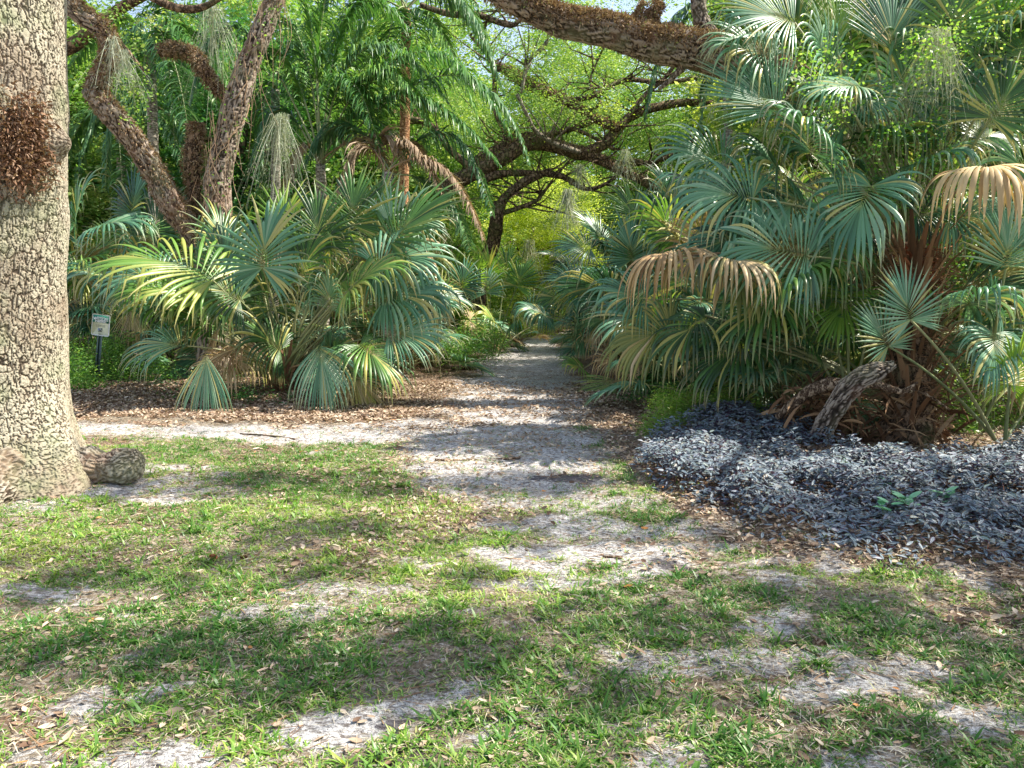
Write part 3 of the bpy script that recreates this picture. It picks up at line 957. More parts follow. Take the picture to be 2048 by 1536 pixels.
# ================================================================== BIG TRUNK (left)
def big_oak():
    bx, by = TREE0
    r = root('oak_tree', (bx, by, 0), 'massive pale oak trunk with blocky plated bark at the left edge', 'tree')
    mb = MB()
    H = 5.6
    nz, na = 800, 560
    z = np.linspace(-.12, H, nz); th = np.linspace(0, 2 * PI, na, endpoint=False)
    Z, T = np.meshgrid(z, th, indexing='ij')
    eg = [(pxx, P(pxx, pyy, 6.35)) for pxx, pyy in ((130, 800), (131, 650), (137, 500), (137, 380), (136, 150), (134, 0), (132, -140))]
    cx = np.interp(z, [e_[1][2] for e_ in eg], [e_[1][0] for e_ in eg])[:, None] - bx - .735
    rad = np.interp(Z, [-.12, 0, .12, .3, .55, .9, 1.6, 3.5, 5.6], [.86, .82, .76, .69, .635, .60, .58, .575, .56])
    fl = sstep(1.1, 0, Z)
    rad = rad + fl * (.16 * np.maximum(0, np.cos(T * 1. + .55)) ** 6 + .20 * np.maximum(0, np.cos(T - PI * 1.42)) ** 8 + .08 * np.cos(T * 5 + 1))
    # knot on the right side, fern scar on the left face
    zk = P(160, 285, 6.4)[2]
    kd = np.exp(-(((T - 0.0 + PI) % (2 * PI) - PI + .15) / .22) ** 2 - ((Z - zk) / .13) ** 2)
    rad = rad + .15 * kd + .05 * np.exp(-(((T + PI) % (2 * PI) - PI + .15) / .3) ** 2 - ((Z - zk + .35) / .3) ** 2)
    pts0 = np.stack([np.cos(T) * rad, np.sin(T) * rad, Z], -1)
    rad = rad + (fbm(pts0 * 2.2, 3, 9) - .5) * .05
    sc3 = np.stack([pts0[..., 0] * 36, pts0[..., 1] * 36, Z * 11], -1) + (fbm(pts0 * 16, 3, 2)[..., None] - .5) * 1.1 + (vn(pts0 * np.array([20, 20, 3.]), 21)[..., None] - .5) * np.array([1.5, 1.5, .2])
    e, cr = vor(sc3, 4)
    e2, _ = vor(np.stack([pts0[..., 0] * 50, pts0[..., 1] * 50, Z * 34], -1) + 11, 8)
    pl = sstep(.03, .14, e)
    fine = fbm(pts0 * 45, 3, 3)
    base_soft = sstep(-.1, .5, Z)
    depth = (.008 * pl + .002 * sstep(0, .2, e2) + .002 * cr * pl + .004 * (fine - .5)) * (.65 + .35 * base_soft)
    R2 = rad + depth
    X = bx + cx + np.cos(T) * R2; Y = by + np.sin(T) * R2
    V = np.stack([X, Y, Z], -1).reshape(-1, 3)
    idx = np.arange(nz * na).reshape(nz, na); nx = np.roll(idx, -1, 1)
    Q = np.stack([idx[:-1], nx[:-1], nx[1:], idx[1:]], -1).reshape(-1, 4)
    big_ = .62 + .55 * sstep(.3, .65, fbm(pts0 * np.array([2.6, 2.6, .9]), 4, 71))
    shade = np.clip(big_ * pl * (.5 + .3 * cr + .3 * sstep(0, .2, e2)) * (.45 + .55 * base_soft), 0, 1) * (1 - .45 * kd)
    mb.add(V, Q, u=cr.ravel(), t=shade.ravel(), v=fine.ravel())
    part('trunk', mb, M['bark_big'], r)
    # surface roots
    mb = MB()
    rt = []
    for px, py, Y, rr in [(60, 920, 6.75, .28), (110, 935, 6.62, .22), (145, 938, 6.54, .19), (175, 936, 6.48, .175), (203, 940, 6.45, .145), (228, 936, 6.43, .135), (250, 928, 6.41, .14), (267, 917, 6.41, .115), (281, 907, 6.43, .055)]:
        q = P(px, py, Y); rt.append((q[0], q[1], max(q[2], .03), rr))
    tube(mb, rt, step=.012, seg=90, lump=.5, lscale=5, seed=5, bark=34, rough=.009, along=.35)
    tube(mb, [(bx + .3, by - .4, .25, .24), (bx + .38, by - .72, .08, .17), (bx + .42, by - .98, -.03, .1)], step=.012, seg=80, lump=.3, lscale=7, seed=6, bark=44, rough=.007)
    tube(mb, [(bx - .1, by - .45, .2, .24), (bx - .18, by - .85, .04, .17), (bx - .2, by - 1.2, -.04, .1)], step=.012, seg=80, lump=.3, lscale=7, seed=8, bark=44, rough=.007)
    part('surface_root', mb, M['bark_root'], r)
    # canopy limbs high above the frame and a crown that shades the clearing
    mb = MB()
    for az, ln in ((.2, 4.5), (1.5, 4), (2.7, 4.2), (3.9, 4), (5.2, 4.5)):
        d = np.array([math.cos(az), math.sin(az), 0])
        b = np.array([bx - .1, by, 5.3])
        tube(mb, [(*b, .36), (*(b + d * 1.2 + [0, 0, .9]), .25), (*(b + d * ln * .6 + [0, 0, 1.9]), .16), (*(b + d * ln + [0, 0, 2.5]), .06)], step=.2, seg=12, seed=int(az * 10))
    part('limb', mb, M['bark_oak'], r)
    cb = MB()
    crown_cloud(cb, [(bx + 1.0, by + .5, 8.8, 4.2, 3.8, 1.7)], 130, 70, .3, .075)
    part('crown', cb, M['oak_leaf'], r, smooth=False)
    # rusty dried fern on the trunk
    mb = MB()
    n = 2600
    ang = R.normal(-.60, .19, n); zc = P(30, 280, 5.9)[2] + R.normal(0, .19, n)
    k = (np.abs(ang + .60) < .5) & (np.abs(zc - P(30, 280, 5.9)[2]) < .45)
    ang, zc = ang[k], zc[k]; n = len(ang)
    rr = .60 + R.uniform(0, .07, n)
    O = np.stack([bx + np.interp(zc, z, cx[:, 0]) + np.cos(ang) * rr, by + np.sin(ang) * rr, zc], -1)
    out = np.stack([np.cos(ang), np.sin(ang), ang * 0], -1)
    strips(mb, O, out + rdir(n) * 1.1, rdir(n), R.uniform(.03, .09, n), R.uniform(.003, .010, n), K=4, droop=R.uniform(-1, 5, n), v=R.random(n))
    o = part('resurrection_fern', mb, M['fern_rust'], None, origin=(bx, by - .6, P(30, 280, 5.9)[2]), smooth=False)
    tag(o, 'rusty brown dried fern clump clinging to the massive left trunk', 'fern')


def crown_cloud(mb, ells, nclump, per, cr, ls, vb=.45, shell=.35, asp=.45, m=0):
    """clumpy foliage: ellipsoids (x,y,z,rx,ry,rz)"""
    w = np.array([e[3] * e[4] * e[5] for e in ells]) ** .7; w = w / w.sum()
    ks = R.choice(len(ells), nclump, p=w)
    d = rdir(nclump); rad = (R.uniform(shell, 1, nclump)) ** .6
    E = np.array([e for e in ells])[ks]
    C = E[:, :3] + d * rad[:, None] * E[:, 3:6]
    clouds(mb, C, per, cr, ls, vb, asp, m)


def clouds(mb, C, per, cr, ls, vb=.45, asp=.45, m=0, flat_=.6):
    n = len(C)
    C = C[C[:, 2] > .1]; n = len(C)
    per_ = np.maximum(8, (per * R.uniform(.5, 1.5, n)).astype(int))
    ids = np.repeat(np.arange(n), per_)
    sz = cr * R.uniform(.6, 1.5, n)
    off = R.normal(0, 1, (len(ids), 3)) * np.array([1, 1, flat_]) * .6
    X = C[ids] + off * sz[ids][:, None]
    cv = R.normal(0, .17, n)
    v = np.clip(vb + cv[ids] + R.normal(0, .15, len(ids)) + off[:, 2] * .15, 0, 1)
    leaves(mb, X, ls * R.uniform(.6, 1.3, len(ids)), v, m, asp=asp)
    return len(ids)


big_oak()


# ================================================================== RESURRECTION FERN on limbs
def fern_on(pos, r, n, mat='fern_dry', top=.2, ln=(.03, .1), hang=.5):
    mb = MB()
    i = R.integers(0, len(pos) - 1, n); f = R.random(n)[:, None]
    c = pos[i] * (1 - f) + pos[i + 1] * f; rr = (r[i] * (1 - f[:, 0]) + r[i + 1] * f[:, 0])
    d = nrm(pos[i + 1] - pos[i])
    o = rdir(n, -top, 1.); o[:, 2] += .25
    o = nrm(o - d * (o * d).sum(-1, keepdims=True))
    cl = fbm(c * 3, 2, 4)
    O = c + o * (rr * R.uniform(.92, 1.06, n) + .04 * (cl - .3))[:, None]
    strips(mb, O, o + rdir(n) * .9, rdir(n), R.uniform(ln[0], ln[1], n), R.uniform(.004, .011, n), K=4, droop=R.uniform(0, 5, n), v=np.clip(R.normal(.45, .25, n), 0, 1))
    return mb


def twigs(mb, pos, n, Ln, r0, seed=0):
    for k in range(n):
        i = int(R.integers(len(pos) // 3, len(pos)))
        d = rdir(1, -.2, .9)[0]; b = pos[i]; L = Ln * R.uniform(.5, 1.2)
        a = b + d * L * .5 + rdir(1)[0] * L * .12; c = a + (d + rdir(1)[0] * .6) * L * .5
        tube(mb, [(*b, r0), (*a, r0 * .6), (*c, r0 * .2)], step=.15, seg=5, lump=0)


# ================================================================== LEFT-MID TWISTED OAK
def twisted_oak():
    global wscale
    wscale = .74
    Y = 13.6
    base = P(425, 800, Y)
    r = root('oak_tree', (base[0], base[1], 0), 'twisted vine covered oak forking behind the left palmetto clump', 'tree')
    mb = MB()
    tube(mb, PX([(425, 830, Y, 95), (428, 700, Y, 80), (428, 600, Y, 74), (422, 520, Y, 78), (412, 470, Y, 70)]), step=.025, seg=70, lump=.16, lscale=4, seed=2, bark=19, rough=.013, along=.22)
    part('trunk', mb, M['bark_ridge'], r)
    mb = MB()
    pl, rl, _ = tube(mb, PX([(428, 540, Y, 60), (405, 495, Y, 58), (378, 455, Y - .1, 58), (340, 405, Y - .3, 56), (308, 345, Y - .4, 54), (262, 275, Y - .6, 52), (212, 215, Y - .8, 54), (192, 188, Y - .8, 48), (205, 150, Y - .9, 44), (222, 105, Y - 1, 38), (205, 60, Y - 1, 44), (150, 20, Y - 1.1, 42), (100, -30, Y - 1.1, 38)]), step=.022, seg=64, lump=.22, lscale=3.5, seed=4, bark=19, rough=.013, along=.22)
    tube(mb, PX([(205, 200, Y - .85, 40), (180, 190, Y - .9, 30), (172, 178, Y - .95, 16)]), step=.03, seg=24, lump=.3, lscale=6, seed=14, bark=20)
    part('limb', mb, M['bark_ridge'], r)
    mb = MB()
    pr, rr_, _ = tube(mb, PX([(424, 560, Y, 70), (432, 480, Y, 72), (434, 400, Y, 66), (440, 340, Y, 64), (456, 270, Y, 58), (474, 200, Y, 60), (496, 130, Y + .1, 52), (520, 70, Y + .1, 50), (545, 10, Y + .2, 46), (565, -50, Y + .2, 42)]), step=.022, seg=64, lump=.16, lscale=3.5, seed=7, bark=24, rough=.012, along=.13)
    part('limb', mb, M['bark_ridge'], r)
    mb = MB()
    ps, rs, _ = tube(mb, PX([(400, 500, Y, 30), (396, 440, Y, 30), (388, 380, Y, 32), (384, 320, Y, 44), (392, 262, Y, 34), (392, 245, Y, 24)]), step=.05, seg=18, lump=.3, lscale=5, seed=9)
    pb, rb, _ = tube(mb, PX([(470, 210, Y, 26), (436, 180, Y, 24), (412, 150, Y, 32), (388, 112, Y, 34), (350, 102, Y, 34), (318, 104, Y, 24)]), step=.05, seg=16, lump=.3, lscale=6, seed=10)
    part('broken_limb', mb, M['bark_dark'], r)
    mb = MB()
    pt, rt, _ = tube(mb, PX([(-40, 150, Y + 2, 40), (60, 120, Y + 2, 40), (145, 90, Y + 2, 36), (200, 45, Y + 1.5, 30), (270, 0, Y + 1, 26), (330, -30, Y, 26)]), step=.1, seg=14, lump=.2, seed=3)
    tube(mb, PX([(250, -40, Y, 22), (330, 8, Y, 20), (390, 18, Y, 18), (440, -4, Y, 14), (480, -40, Y, 12)]), step=.1, seg=10, lump=.25, seed=5)
    tube(mb, PX([(230, 70, Y, 10), (262, 110, Y, 9), (290, 145, Y, 6)]), step=.1, seg=6, lump=.2, seed=5)
    part('limb', mb, M['bark_dark'], r)
    # crown above
    cb = MB()
    c = P(330, -160, Y)
    crown_cloud(cb, [(c[0], c[1], c[2] + .5, 3.4, 2.5, 1.5), (c[0] + 2.0, c[1] + 1, c[2] + .9, 2.6, 2.2, 1.4)], 110, 60, .3, .08)
    C = np.array([P(px, py, Y + dy) for px, py, dy in [(240, 30, .5), (280, 10, .3), (330, 50, 1), (360, 10, .4), (300, 90, .8), (200, 110, 1.), (255, 190, .5), (250, 160, .3), (480, 40, .8), (440, 60, 1), (520, 120, 1)]])
    clouds(cb, np.repeat(C, 3, 0) + R.normal(0, .25, (33, 3)), 30, .22, .075)
    part('crown', cb, M['oak_leaf'], r, smooth=False)
    # ferns on the limbs
    m1 = fern_on(pl, rl * 1.0, 7500, top=.15)
    tag(part('resurrection_fern', m1, M['fern_dry'], None, origin=pl[0], smooth=False), 'dried brown fern fringe along the left leaning limb of the twisted oak', 'fern')
    m1 = fern_on(ps, rs, 2600, mat='fern_rust', top=.9)
    tag(part('resurrection_fern', m1, M['fern_dry'], None, origin=ps[0], smooth=False), 'shaggy brown fern on the short broken stub in the fork of the twisted oak', 'fern')
    m1 = fern_on(pb, rb, 2400, top=.7)
    tag(part('resurrection_fern', m1, M['fern_dry'], None, origin=pb[0], smooth=False), 'shaggy brown fern wrapping the hooked branch left of the vine clad trunk', 'fern')
    # vines wound over the right hand trunk
    mb = MB()
    for k in range(26):
        ph = R.uniform(0, 2 * PI); i0 = int(R.integers(0, len(pr) - 12)); i1 = min(len(pr) - 1, i0 + int(R.integers(14, 60)))
        tw = R.uniform(-1.2, 1.2); rows = []
        for i in range(i0, i1, 4):
            a = ph + tw * (i - i0) / 20 + R.normal(0, .12)
            rows.append((pr[i][0] + math.cos(a) * rr_[i] * 1.12, pr[i][1] + math.sin(a) * rr_[i] * 1.12, pr[i][2], R.uniform(.006, .014)))
        if len(rows) > 3: tube(mb, rows, step=.08, seg=5, lump=0, v=R.random())
    for k in range(70):
        i = int(R.integers(5, len(pr))); b = pr[i] + np.array([R.uniform(-.3, .45), -rr_[i] - R.uniform(0, .3), 0]); L = R.uniform(.3, 1.5)
        tube(mb, [(*b, .004), (*(b + [R.normal(0, .08), 0, -L * .5]), .0035), (*(b + [R.normal(0, .12), R.normal(0, .1), -L]), .002)], step=.12, seg=4, lump=0, v=R.random(), cap=False)
    n = 900
    i = R.integers(0, len(pr), n); a = R.uniform(0, 2 * PI, n)
    O = pr[i] + np.stack([np.cos(a), np.sin(a), a * 0], -1) * (rr_[i] * 1.15)[:, None] + R.normal(0, .05, (n, 3))
    leaves(mb, O, R.uniform(.03, .07, n), R.random(n), m=1, asp=.7)
    tag(part('woody_vine', mb, [M['petiole_dead'], M['herb']], None, origin=pr[0], smooth=False), 'tangle of thin woody vines wound up the right trunk of the twisted oak', 'vine')


twisted_oak()
wscale = .84


# ================================================================== CENTRE OAK with arching limbs
def centre_oak():
    b = P(985, 690, 25.)
    r = root('oak_tree', (b[0], b[1], 0), 'spreading live oak arching its dark limbs over the far trail', 'tree')
    mb = MB()
    tube(mb, PX([(950, 700, 25, 46), (958, 560, 25, 40), (985, 490, 24.5, 34), (993, 440, 24, 32), (1000, 405, 24, 30)]), step=.12, seg=18, lump=.2, seed=1)
    part('trunk', mb, M['bark_dark'], r)
    P_ = []
    def limb(rows, seed, bark='bark_dark', parent=r):
        m_ = MB()
        pos, rr, _ = tube(m_, PX(rows), step=.12, seg=14, lump=.22, lscale=2.6, seed=seed)
        twigs(m_, pos, 12, 1.7, .035)
        part('limb', m_, M[bark], r)
        P_.append((pos, rr))
    limb([(880, 380, 24, 30), (952, 344, 24, 34), (1003, 318, 24, 34), (1045, 291, 24, 34), (1086, 287, 24, 32), (1147, 303, 24, 30), (1190, 315, 24, 26), (1233, 337, 23.8, 22), (1285, 362, 23.6, 20), (1345, 400, 23.5, 16)], 2)
    limb([(1160, 308, 24, 26), (1205, 290, 24, 26), (1236, 258, 24.2, 24), (1262, 232, 24.4, 22), (1310, 215, 24.6, 20), (1380, 205, 25, 18), (1470, 215, 25.5, 18), (1560, 240, 26, 16)], 3)
    limb([(1034, 188, 22.5, 9), (1055, 232, 22.7, 9), (1072, 263, 23, 10), (1106, 286, 23.4, 12), (1160, 305, 23.6, 12)], 4, 'bark_grey')
    limb([(1040, 185, 22.5, 8), (1045, 175, 22.5, 8), (1055, 126, 22.5, 7), (1092, 89, 22.4, 6), (1100, 50, 22.4, 4)], 5, 'bark_grey')
    limb([(985, 130, 24, 14), (1024, 147, 24, 24), (1055, 170, 24, 24), (1095, 188, 24, 22), (1133, 203, 24, 20), (1175, 228, 24, 18), (1215, 250, 24, 18), (1240, 258, 24, 14)], 6)
    limb([(996, 440, 24, 24), (1003, 405, 24, 24), (1022, 384, 24, 22), (1055, 360, 24, 20), (1100, 342, 24, 16)], 7)
    limb([(960, 362, 24, 22), (1000, 348, 24, 18), (1050, 346, 24, 14), (1113, 350, 24, 14), (1140, 360, 24, 12), (1168, 377, 24, 11), (1200, 373, 24, 9), (1235, 352, 24, 7)], 8)
    limb([(1000, 428, 24, 12), (1040, 415, 24, 11), (1078, 398, 24, 9), (1084, 380, 24, 6)], 9)
    limb([(930, 345, 24.5, 26), (970, 312, 24.5, 26), (1000, 295, 24.5, 22), (1040, 272, 24.5, 20), (1100, 270, 24.5, 14), (1200, 240, 25, 10)], 10)
    limb([(1133, 203, 24, 12), (1190, 190, 24, 12), (1250, 160, 24.2, 11), (1330, 165, 24.4, 10), (1420, 150, 24.6, 8)], 21)
    limb([(1236, 258, 24, 12), (1290, 190, 24.2, 11), (1335, 150, 24.4, 9), (1390, 60, 24.6, 7)], 22)
    limb([(952, 344, 24, 18), (900, 300, 24, 16), (860, 250, 24, 14), (800, 230, 24, 11), (730, 180, 24, 8)], 23)
    limb([(1003, 318, 24, 14), (1010, 270, 24, 12), (990, 220, 24, 11), (985, 130, 24, 10), (940, 70, 24, 7)], 24)
    limb([(1055, 290, 24, 12), (1120, 262, 24, 10), (1160, 262, 24, 9), (1230, 300, 24, 7)], 25)
    limb([(1170, 225, 24, 8), (1200, 205, 24, 8), (1180, 165, 24, 6), (1200, 110, 24, 4)], 11)
    limb([(840, 10, 20, 12), (900, 28, 20, 14), (959, 31, 20, 14), (1020, 51, 20, 12), (1048, 34, 20, 9), (1090, 20, 20, 6)], 12)
    limb([(1240, 330, 24, 12), (1260, 320, 24, 12), (1300, 326, 24, 12), (1340, 310, 24, 10), (1420, 260, 24.5, 8)], 13)
    cb = MB()
    C = []
    for pos, rr in P_:
        k = R.integers(0, len(pos), 26)
        C.append(pos[k] + R.normal(0, .7, (26, 3)) + [0, 1.3, .7])
    C = np.vstack(C)
    def reg(x0, x1, y0, y1, Y0, Y1, n):
        return np.array([P(R.uniform(x0, x1), R.uniform(y0, y1), R.uniform(Y0, Y1)) for _ in range(n)])
    C = np.vstack([C, reg(1120, 1500, 90, 300, 25, 30, 150), reg(900, 1120, 180, 330, 26, 31, 50), reg(1130, 1500, -60, 110, 23, 29, 110), reg(860, 1130, -40, 50, 19, 24, 40), reg(1000, 1250, 60, 260, 21, 24, 34), reg(1000, 1400, 330, 420, 26, 31, 60), reg(1020, 1150, 140, 200, 26, 29, 20)])
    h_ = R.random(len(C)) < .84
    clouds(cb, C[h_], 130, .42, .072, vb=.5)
    clouds(cb, C[~h_], 110, .75, .072, vb=.12, m=1)  # some clumps coloured brighter to look sunlit
    part('crown', cb, [M['oak_leaf'], M['oak_painted_sun']], r, smooth=False)
    pos, rr = P_[4]
    tag(part('resurrection_fern', fern_on(pos, rr, 2200, ln=(.05, .16)), M['fern_dry'], None, origin=pos[0], smooth=False), 'dried fern along the slanting limb high in the centre oak', 'fern')
    pos, rr = P_[0]
    tag(part('resurrection_fern', fern_on(pos, rr, 2200, ln=(.05, .16)), M['fern_dry'], None, origin=pos[0], smooth=False), 'dried fern on the long lower arching limb of the centre oak', 'fern')


centre_oak()


# ================================================================== OVERHANGING LIMB (right oak)
def right_oak():
    Y = 12.2
    b = P(1840, 800, 12.6)
    r = root('oak_tree', (b[0], b[1], 0), 'oak behind the right palms reaching a thick ferny limb overhead', 'tree')
    mb = MB()
    tube(mb, [(b[0], b[1], -.1, .5), (b[0] - .05, b[1], 1.2, .42), (b[0] - .2, b[1], 2.6, .4), (*P(1720, 262, Y + .3), .34)], step=.12, seg=24, lump=.15, seed=2)
    part('trunk', mb, M['bark_oak'], r)
    mb = MB()
    pos, rr, _ = tube(mb, PX([(1760, 320, Y + .3, 78), (1700, 250, Y + .2, 82), (1600, 178, Y, 84), (1500, 132, Y, 84), (1400, 103, Y, 80), (1310, 88, Y, 76), (1220, 62, Y - .1, 68), (1130, 46, Y - .2, 62), (1050, 12, Y - .3, 56), (980, -28, Y - .4, 52), (900, -80, Y - .5, 46)]), step=.022, seg=80, lump=.14, lscale=3, seed=3, bark=17, rough=.014, along=.25)
    part('limb', mb, M['bark_ridge'], r)
    mb = MB()
    p2, r2, _ = tube(mb, PX([(1470, 118, Y, 44), (1430, 88, Y, 42), (1404, 45, Y, 30), (1396, 0, Y, 26), (1390, -60, Y, 24)]), step=.022, seg=48, lump=.12, seed=4, bark=20, rough=.02)
    part('limb', mb, M['bark_ridge'], r)
    mb = MB()
    tube(mb, PX([(1375, 120, Y, 24), (1360, 140, Y, 16), (1335, 165, Y, 12), (1318, 178, Y, 9)]), step=.06, seg=10, lump=.2, seed=5)
    part('branch', mb, M['bark_oak'], r)
    mb = MB()
    tube(mb, PX([(1290, 60, Y, 30), (1300, 30, Y, 34), (1310, 20, Y, 26)]), step=.05, seg=12, lump=.3, seed=6)
    part('branch', mb, M['bark_oak'], r)
    cb = MB()
    c = P(1500, -260, Y)
    crown_cloud(cb, [(c[0], c[1], c[2] + .5, 4, 3, 1.2), (c[0] + 3, c[1], c[2] + .5, 3, 3, 1.5)], 90, 60, .3, .08)
    crown_cloud(cb, [(6.8, 4.3, 8.6, 2.8, .5, .6), (7.6, 6.2, 8.7, 3.2, .5, .6), (5.4, 7.6, 9.0, 3.0, .5, .7), (8.4, 3.1, 8.8, 2.6, .45, .5), (4.2, 5.4, 8.8, 2.4, .4, .5), (9.5, 5.2, 8.3, 2.4, .5, .6)], 230, 120, .26, .085)  # unseen leaf bands added overhead, stretched sideways to streak the clearing with shade
    shade_limbs = MB()  # thin unseen limbs added to hold up the shade-casting leaf bands
    for e_ in ((7.6, 6.2, 8.6), (8.4, 3.1, 8.7)):
        tube(shade_limbs, [(b[0] - .2, b[1], 4.6, .2), (b[0] + e_[1] * .25, b[1] - 1.5, 6.8, .07), (e_[0] + 1.2, (b[1] + e_[1]) / 2, 8.0, .045), (*e_, .03), (e_[0] - 1.6, e_[1] - .1, e_[2] + .3, .012)], step=.15, seg=10, seed=9)
    part('limb', shade_limbs, M['bark_dark'], r)
    C = np.array([P(R.uniform(1180, 1560), R.uniform(-60, 40), R.uniform(Y + .5, Y + 3)) for _ in range(24)])
    clouds(cb, C, 45, .26, .07)
    part('crown', cb, M['oak_leaf'], r, smooth=False)
    f = fern_on(pos, rr, 30000, top=.35, ln=(.03, .11))
    tag(part('resurrection_fern', f, M['fern_dry'], None, origin=pos[0], smooth=False), 'thick mat of dried brown fern on top of the big overhead limb', 'fern')
    f = fern_on(np.array([P(1275, 45, Y), P(1300, 22, Y), P(1322, 30, Y)]), np.array([.1, .17, .1]), 2200, top=.6)
    tag(part('resurrection_fern', f, M['fern_dry'], None, origin=P(1300, 30, Y), smooth=False), 'dark round fern tuft standing up from the big overhead limb', 'fern')


right_oak()


# ================================================================== HERO PALMETTOS
S_ = dict
def gxy(px, py): return G(px, py)


# left clump
Y = 12.
hero_palm('palmetto', 'large palmetto clump left of the trail with fronds bowing to the ground', 'palmetto', G(572, 795), 12., [
    (696, 583, 11.3, (.75, .75, -.1), 150, 'g', S_(droop=1.9, vb=.8, spread=2.0)),
    (525, 535, 11.2, (.05, 1, .1), 140, 'b', S_(droop=1.0, spread=2.5, vb=.6, N=(0, .2, -1))),
    (425, 560, 11.4, (-.7, .55, -.1), 210, 'g', S_(droop=1.3, costa=.5, bend=1.5, vb=.75, spread=1.8, N=(.1, .95, -.45))),
    (780, 485, 12.3, (.55, .75, .1), 165, 'g', S_(droop=.8, vb=.35, spread=1.9)),
    (705, 450, 12.6, (0, 1, .1), 120, 'g', S_(droop=.5, vb=.4, N=(0, .2, -1))),
    (640, 490, 12.0, (-.1, 1, 0), 120, 'g', S_(droop=.9, vb=.15, N=(.2, .2, -1))),
    (375, 692, 11.2, (-1, .25, 0), 130, 'b', S_(droop=1.7, spread=1.1, bend=1.2, vb=.6)),
    (415, 676, 10.9, (.0, -.9, -.35), 155, 'b', S_(droop=1.6, spread=.62, vb=.75, n=30, N=(0, .3, -1), kinkp=.1)),
    (633, 672, 11.0, (.25, -.9, -.4), 150, 'b', S_(droop=2.2, spread=.95, vb=.75, n=34, N=(0, .3, -1))),
    (660, 620, 11.5, (.0, .8, -.5), 100, 'b', S_(droop=3.5, spread=1.4, vb=.7)),
    (775, 670, 11.4, (1, .15, -.2), 120, 'b', S_(droop=1.8, vb=.7, spread=1.6)),
    (770, 600, 11.8, (.9, .3, -.1), 150, 'b', S_(droop=2.6, vb=.6)),
    (750, 530, 12.1, (.9, .35, 0), 160, 'b', S_(droop=2.6, vb=.65)),
    (780, 450, 12.6, (1, .3, 0), 120, 'b', S_(droop=1.6, vb=.8)),
    (560, 470, 12.3, (.1, 1, .2), 110, 'y', S_(droop=.6, N=(0, .1, -1))),
    (450, 500, 12.6, (-.2, 1, .2), 110, 'g', S_(droop=1.2, vb=.3)),
    (320, 560, 12.2, (-.9, .2, 0), 130, 'b', S_(droop=2.2, vb=.6)),
    (600, 560, 11.8, (.3, 1, -.2), 120, 'g', S_(droop=2.0, vb=.3)),
    (480, 600, 11.6, (-.6, .5, -.3), 130, 'g', S_(droop=1.8, vb=.3)),
    (720, 690, 11.2, (.8, -.4, -.4), 130, 'g', S_(droop=1.8, vb=.4)),
    (500, 690, 11.5, (-.7, -.1, -.4), 110, 'd', S_(droop=2.2, spread=1.2)),
    (448, 645, 11.6, (-.5, -.7, -.3), 70, 'd', S_(droop=1.6, spread=.8)),
    (640, 740, 11.4, (.5, -.6, -.4), 110, 'd', S_(droop=1.6, spread=.9)),
    (430, 640, 12.0, (-.4, .6, -.4), 120, 'g', S_(droop=2.2, vb=.5)), (450, 560, 12.2, (.1, .9, -.2), 120, 'b', S_(droop=1.6, vb=.3)), (350, 620, 12.2, (-.5, .5, -.4), 120, 'g', S_(droop=2.4, vb=.5)), (470, 720, 11.6, (-.5, -.2, -.5), 100, 'x', S_(droop=2.2)),
    (560, 700, 11.8, (-.3, .5, -.5), 110, 'g', S_(droop=2.2, vb=.1)),
    (690, 740, 11.5, (.7, -.5, -.3), 110, 'x', S_(droop=1.5)),
    (790, 560, 12.4, (.8, -.2, -.2), 110, 'b', S_(droop=2.0, vb=.5)),
    (540, 620, 12.2, (0, .9, -.3), 110, 'g', S_(droop=2.4, vb=.1)),
])
boots(bpy.data.objects['palmetto'], (*G(572, 795), .0), (*G(572, 795), .45), 34, .22, .55)

hero_palm('palmetto', 'blue green palmetto between the massive trunk and the twisted oak', 'palmetto', (G(215, 740)[0] - .5, 14.6), 13., [
    (150, 450, 14.5, (.1, 1, 0), 110, 'b', S_(vb=.6, droop=1.8)), (200, 455, 14.3, (.8, .3, -.2), 120, 'b', S_(droop=2.4, vb=.7)),
    (175, 520, 14.1, (-.3, -.2, -.5), 110, 'g', S_(droop=1.8)), (260, 430, 14.9, (.2, 1, 0), 110, 'b', S_(vb=.2, droop=.9)),
    (300, 470, 15.1, (.4, .9, 0), 110, 'b', S_(vb=.2, droop=.9)), (170, 560, 14.0, (-.3, .2, -.4), 90, 'g', S_(droop=1.6, vb=.8)),
    (290, 540, 13.9, (.3, .4, -.4), 120, 'b', S_(droop=3., vb=.5)), (240, 560, 13.9, (-.5, .3, -.4), 120, 'b', S_(droop=3.2, vb=.5)),
    (260, 600, 13.9, (.1, -.9, -.3), 90, 'x', S_(droop=1.4, spread=.8)), (215, 610, 14.1, (.2, -.7, -.3), 100, 'g', S_(droop=2, vb=.1)),
    (170, 640, 13.9, (-.9, .1, -.2), 90, 'b', S_(droop=.8, vb=.1)), (330, 600, 14.0, (.5, .1, -.4), 120, 'g', S_(droop=2.6, vb=.2)), (160, 600, 14.3, (.3, -.5, -.2), 80, 'd', S_(droop=1.6, spread=.9)),
], extra=.3)

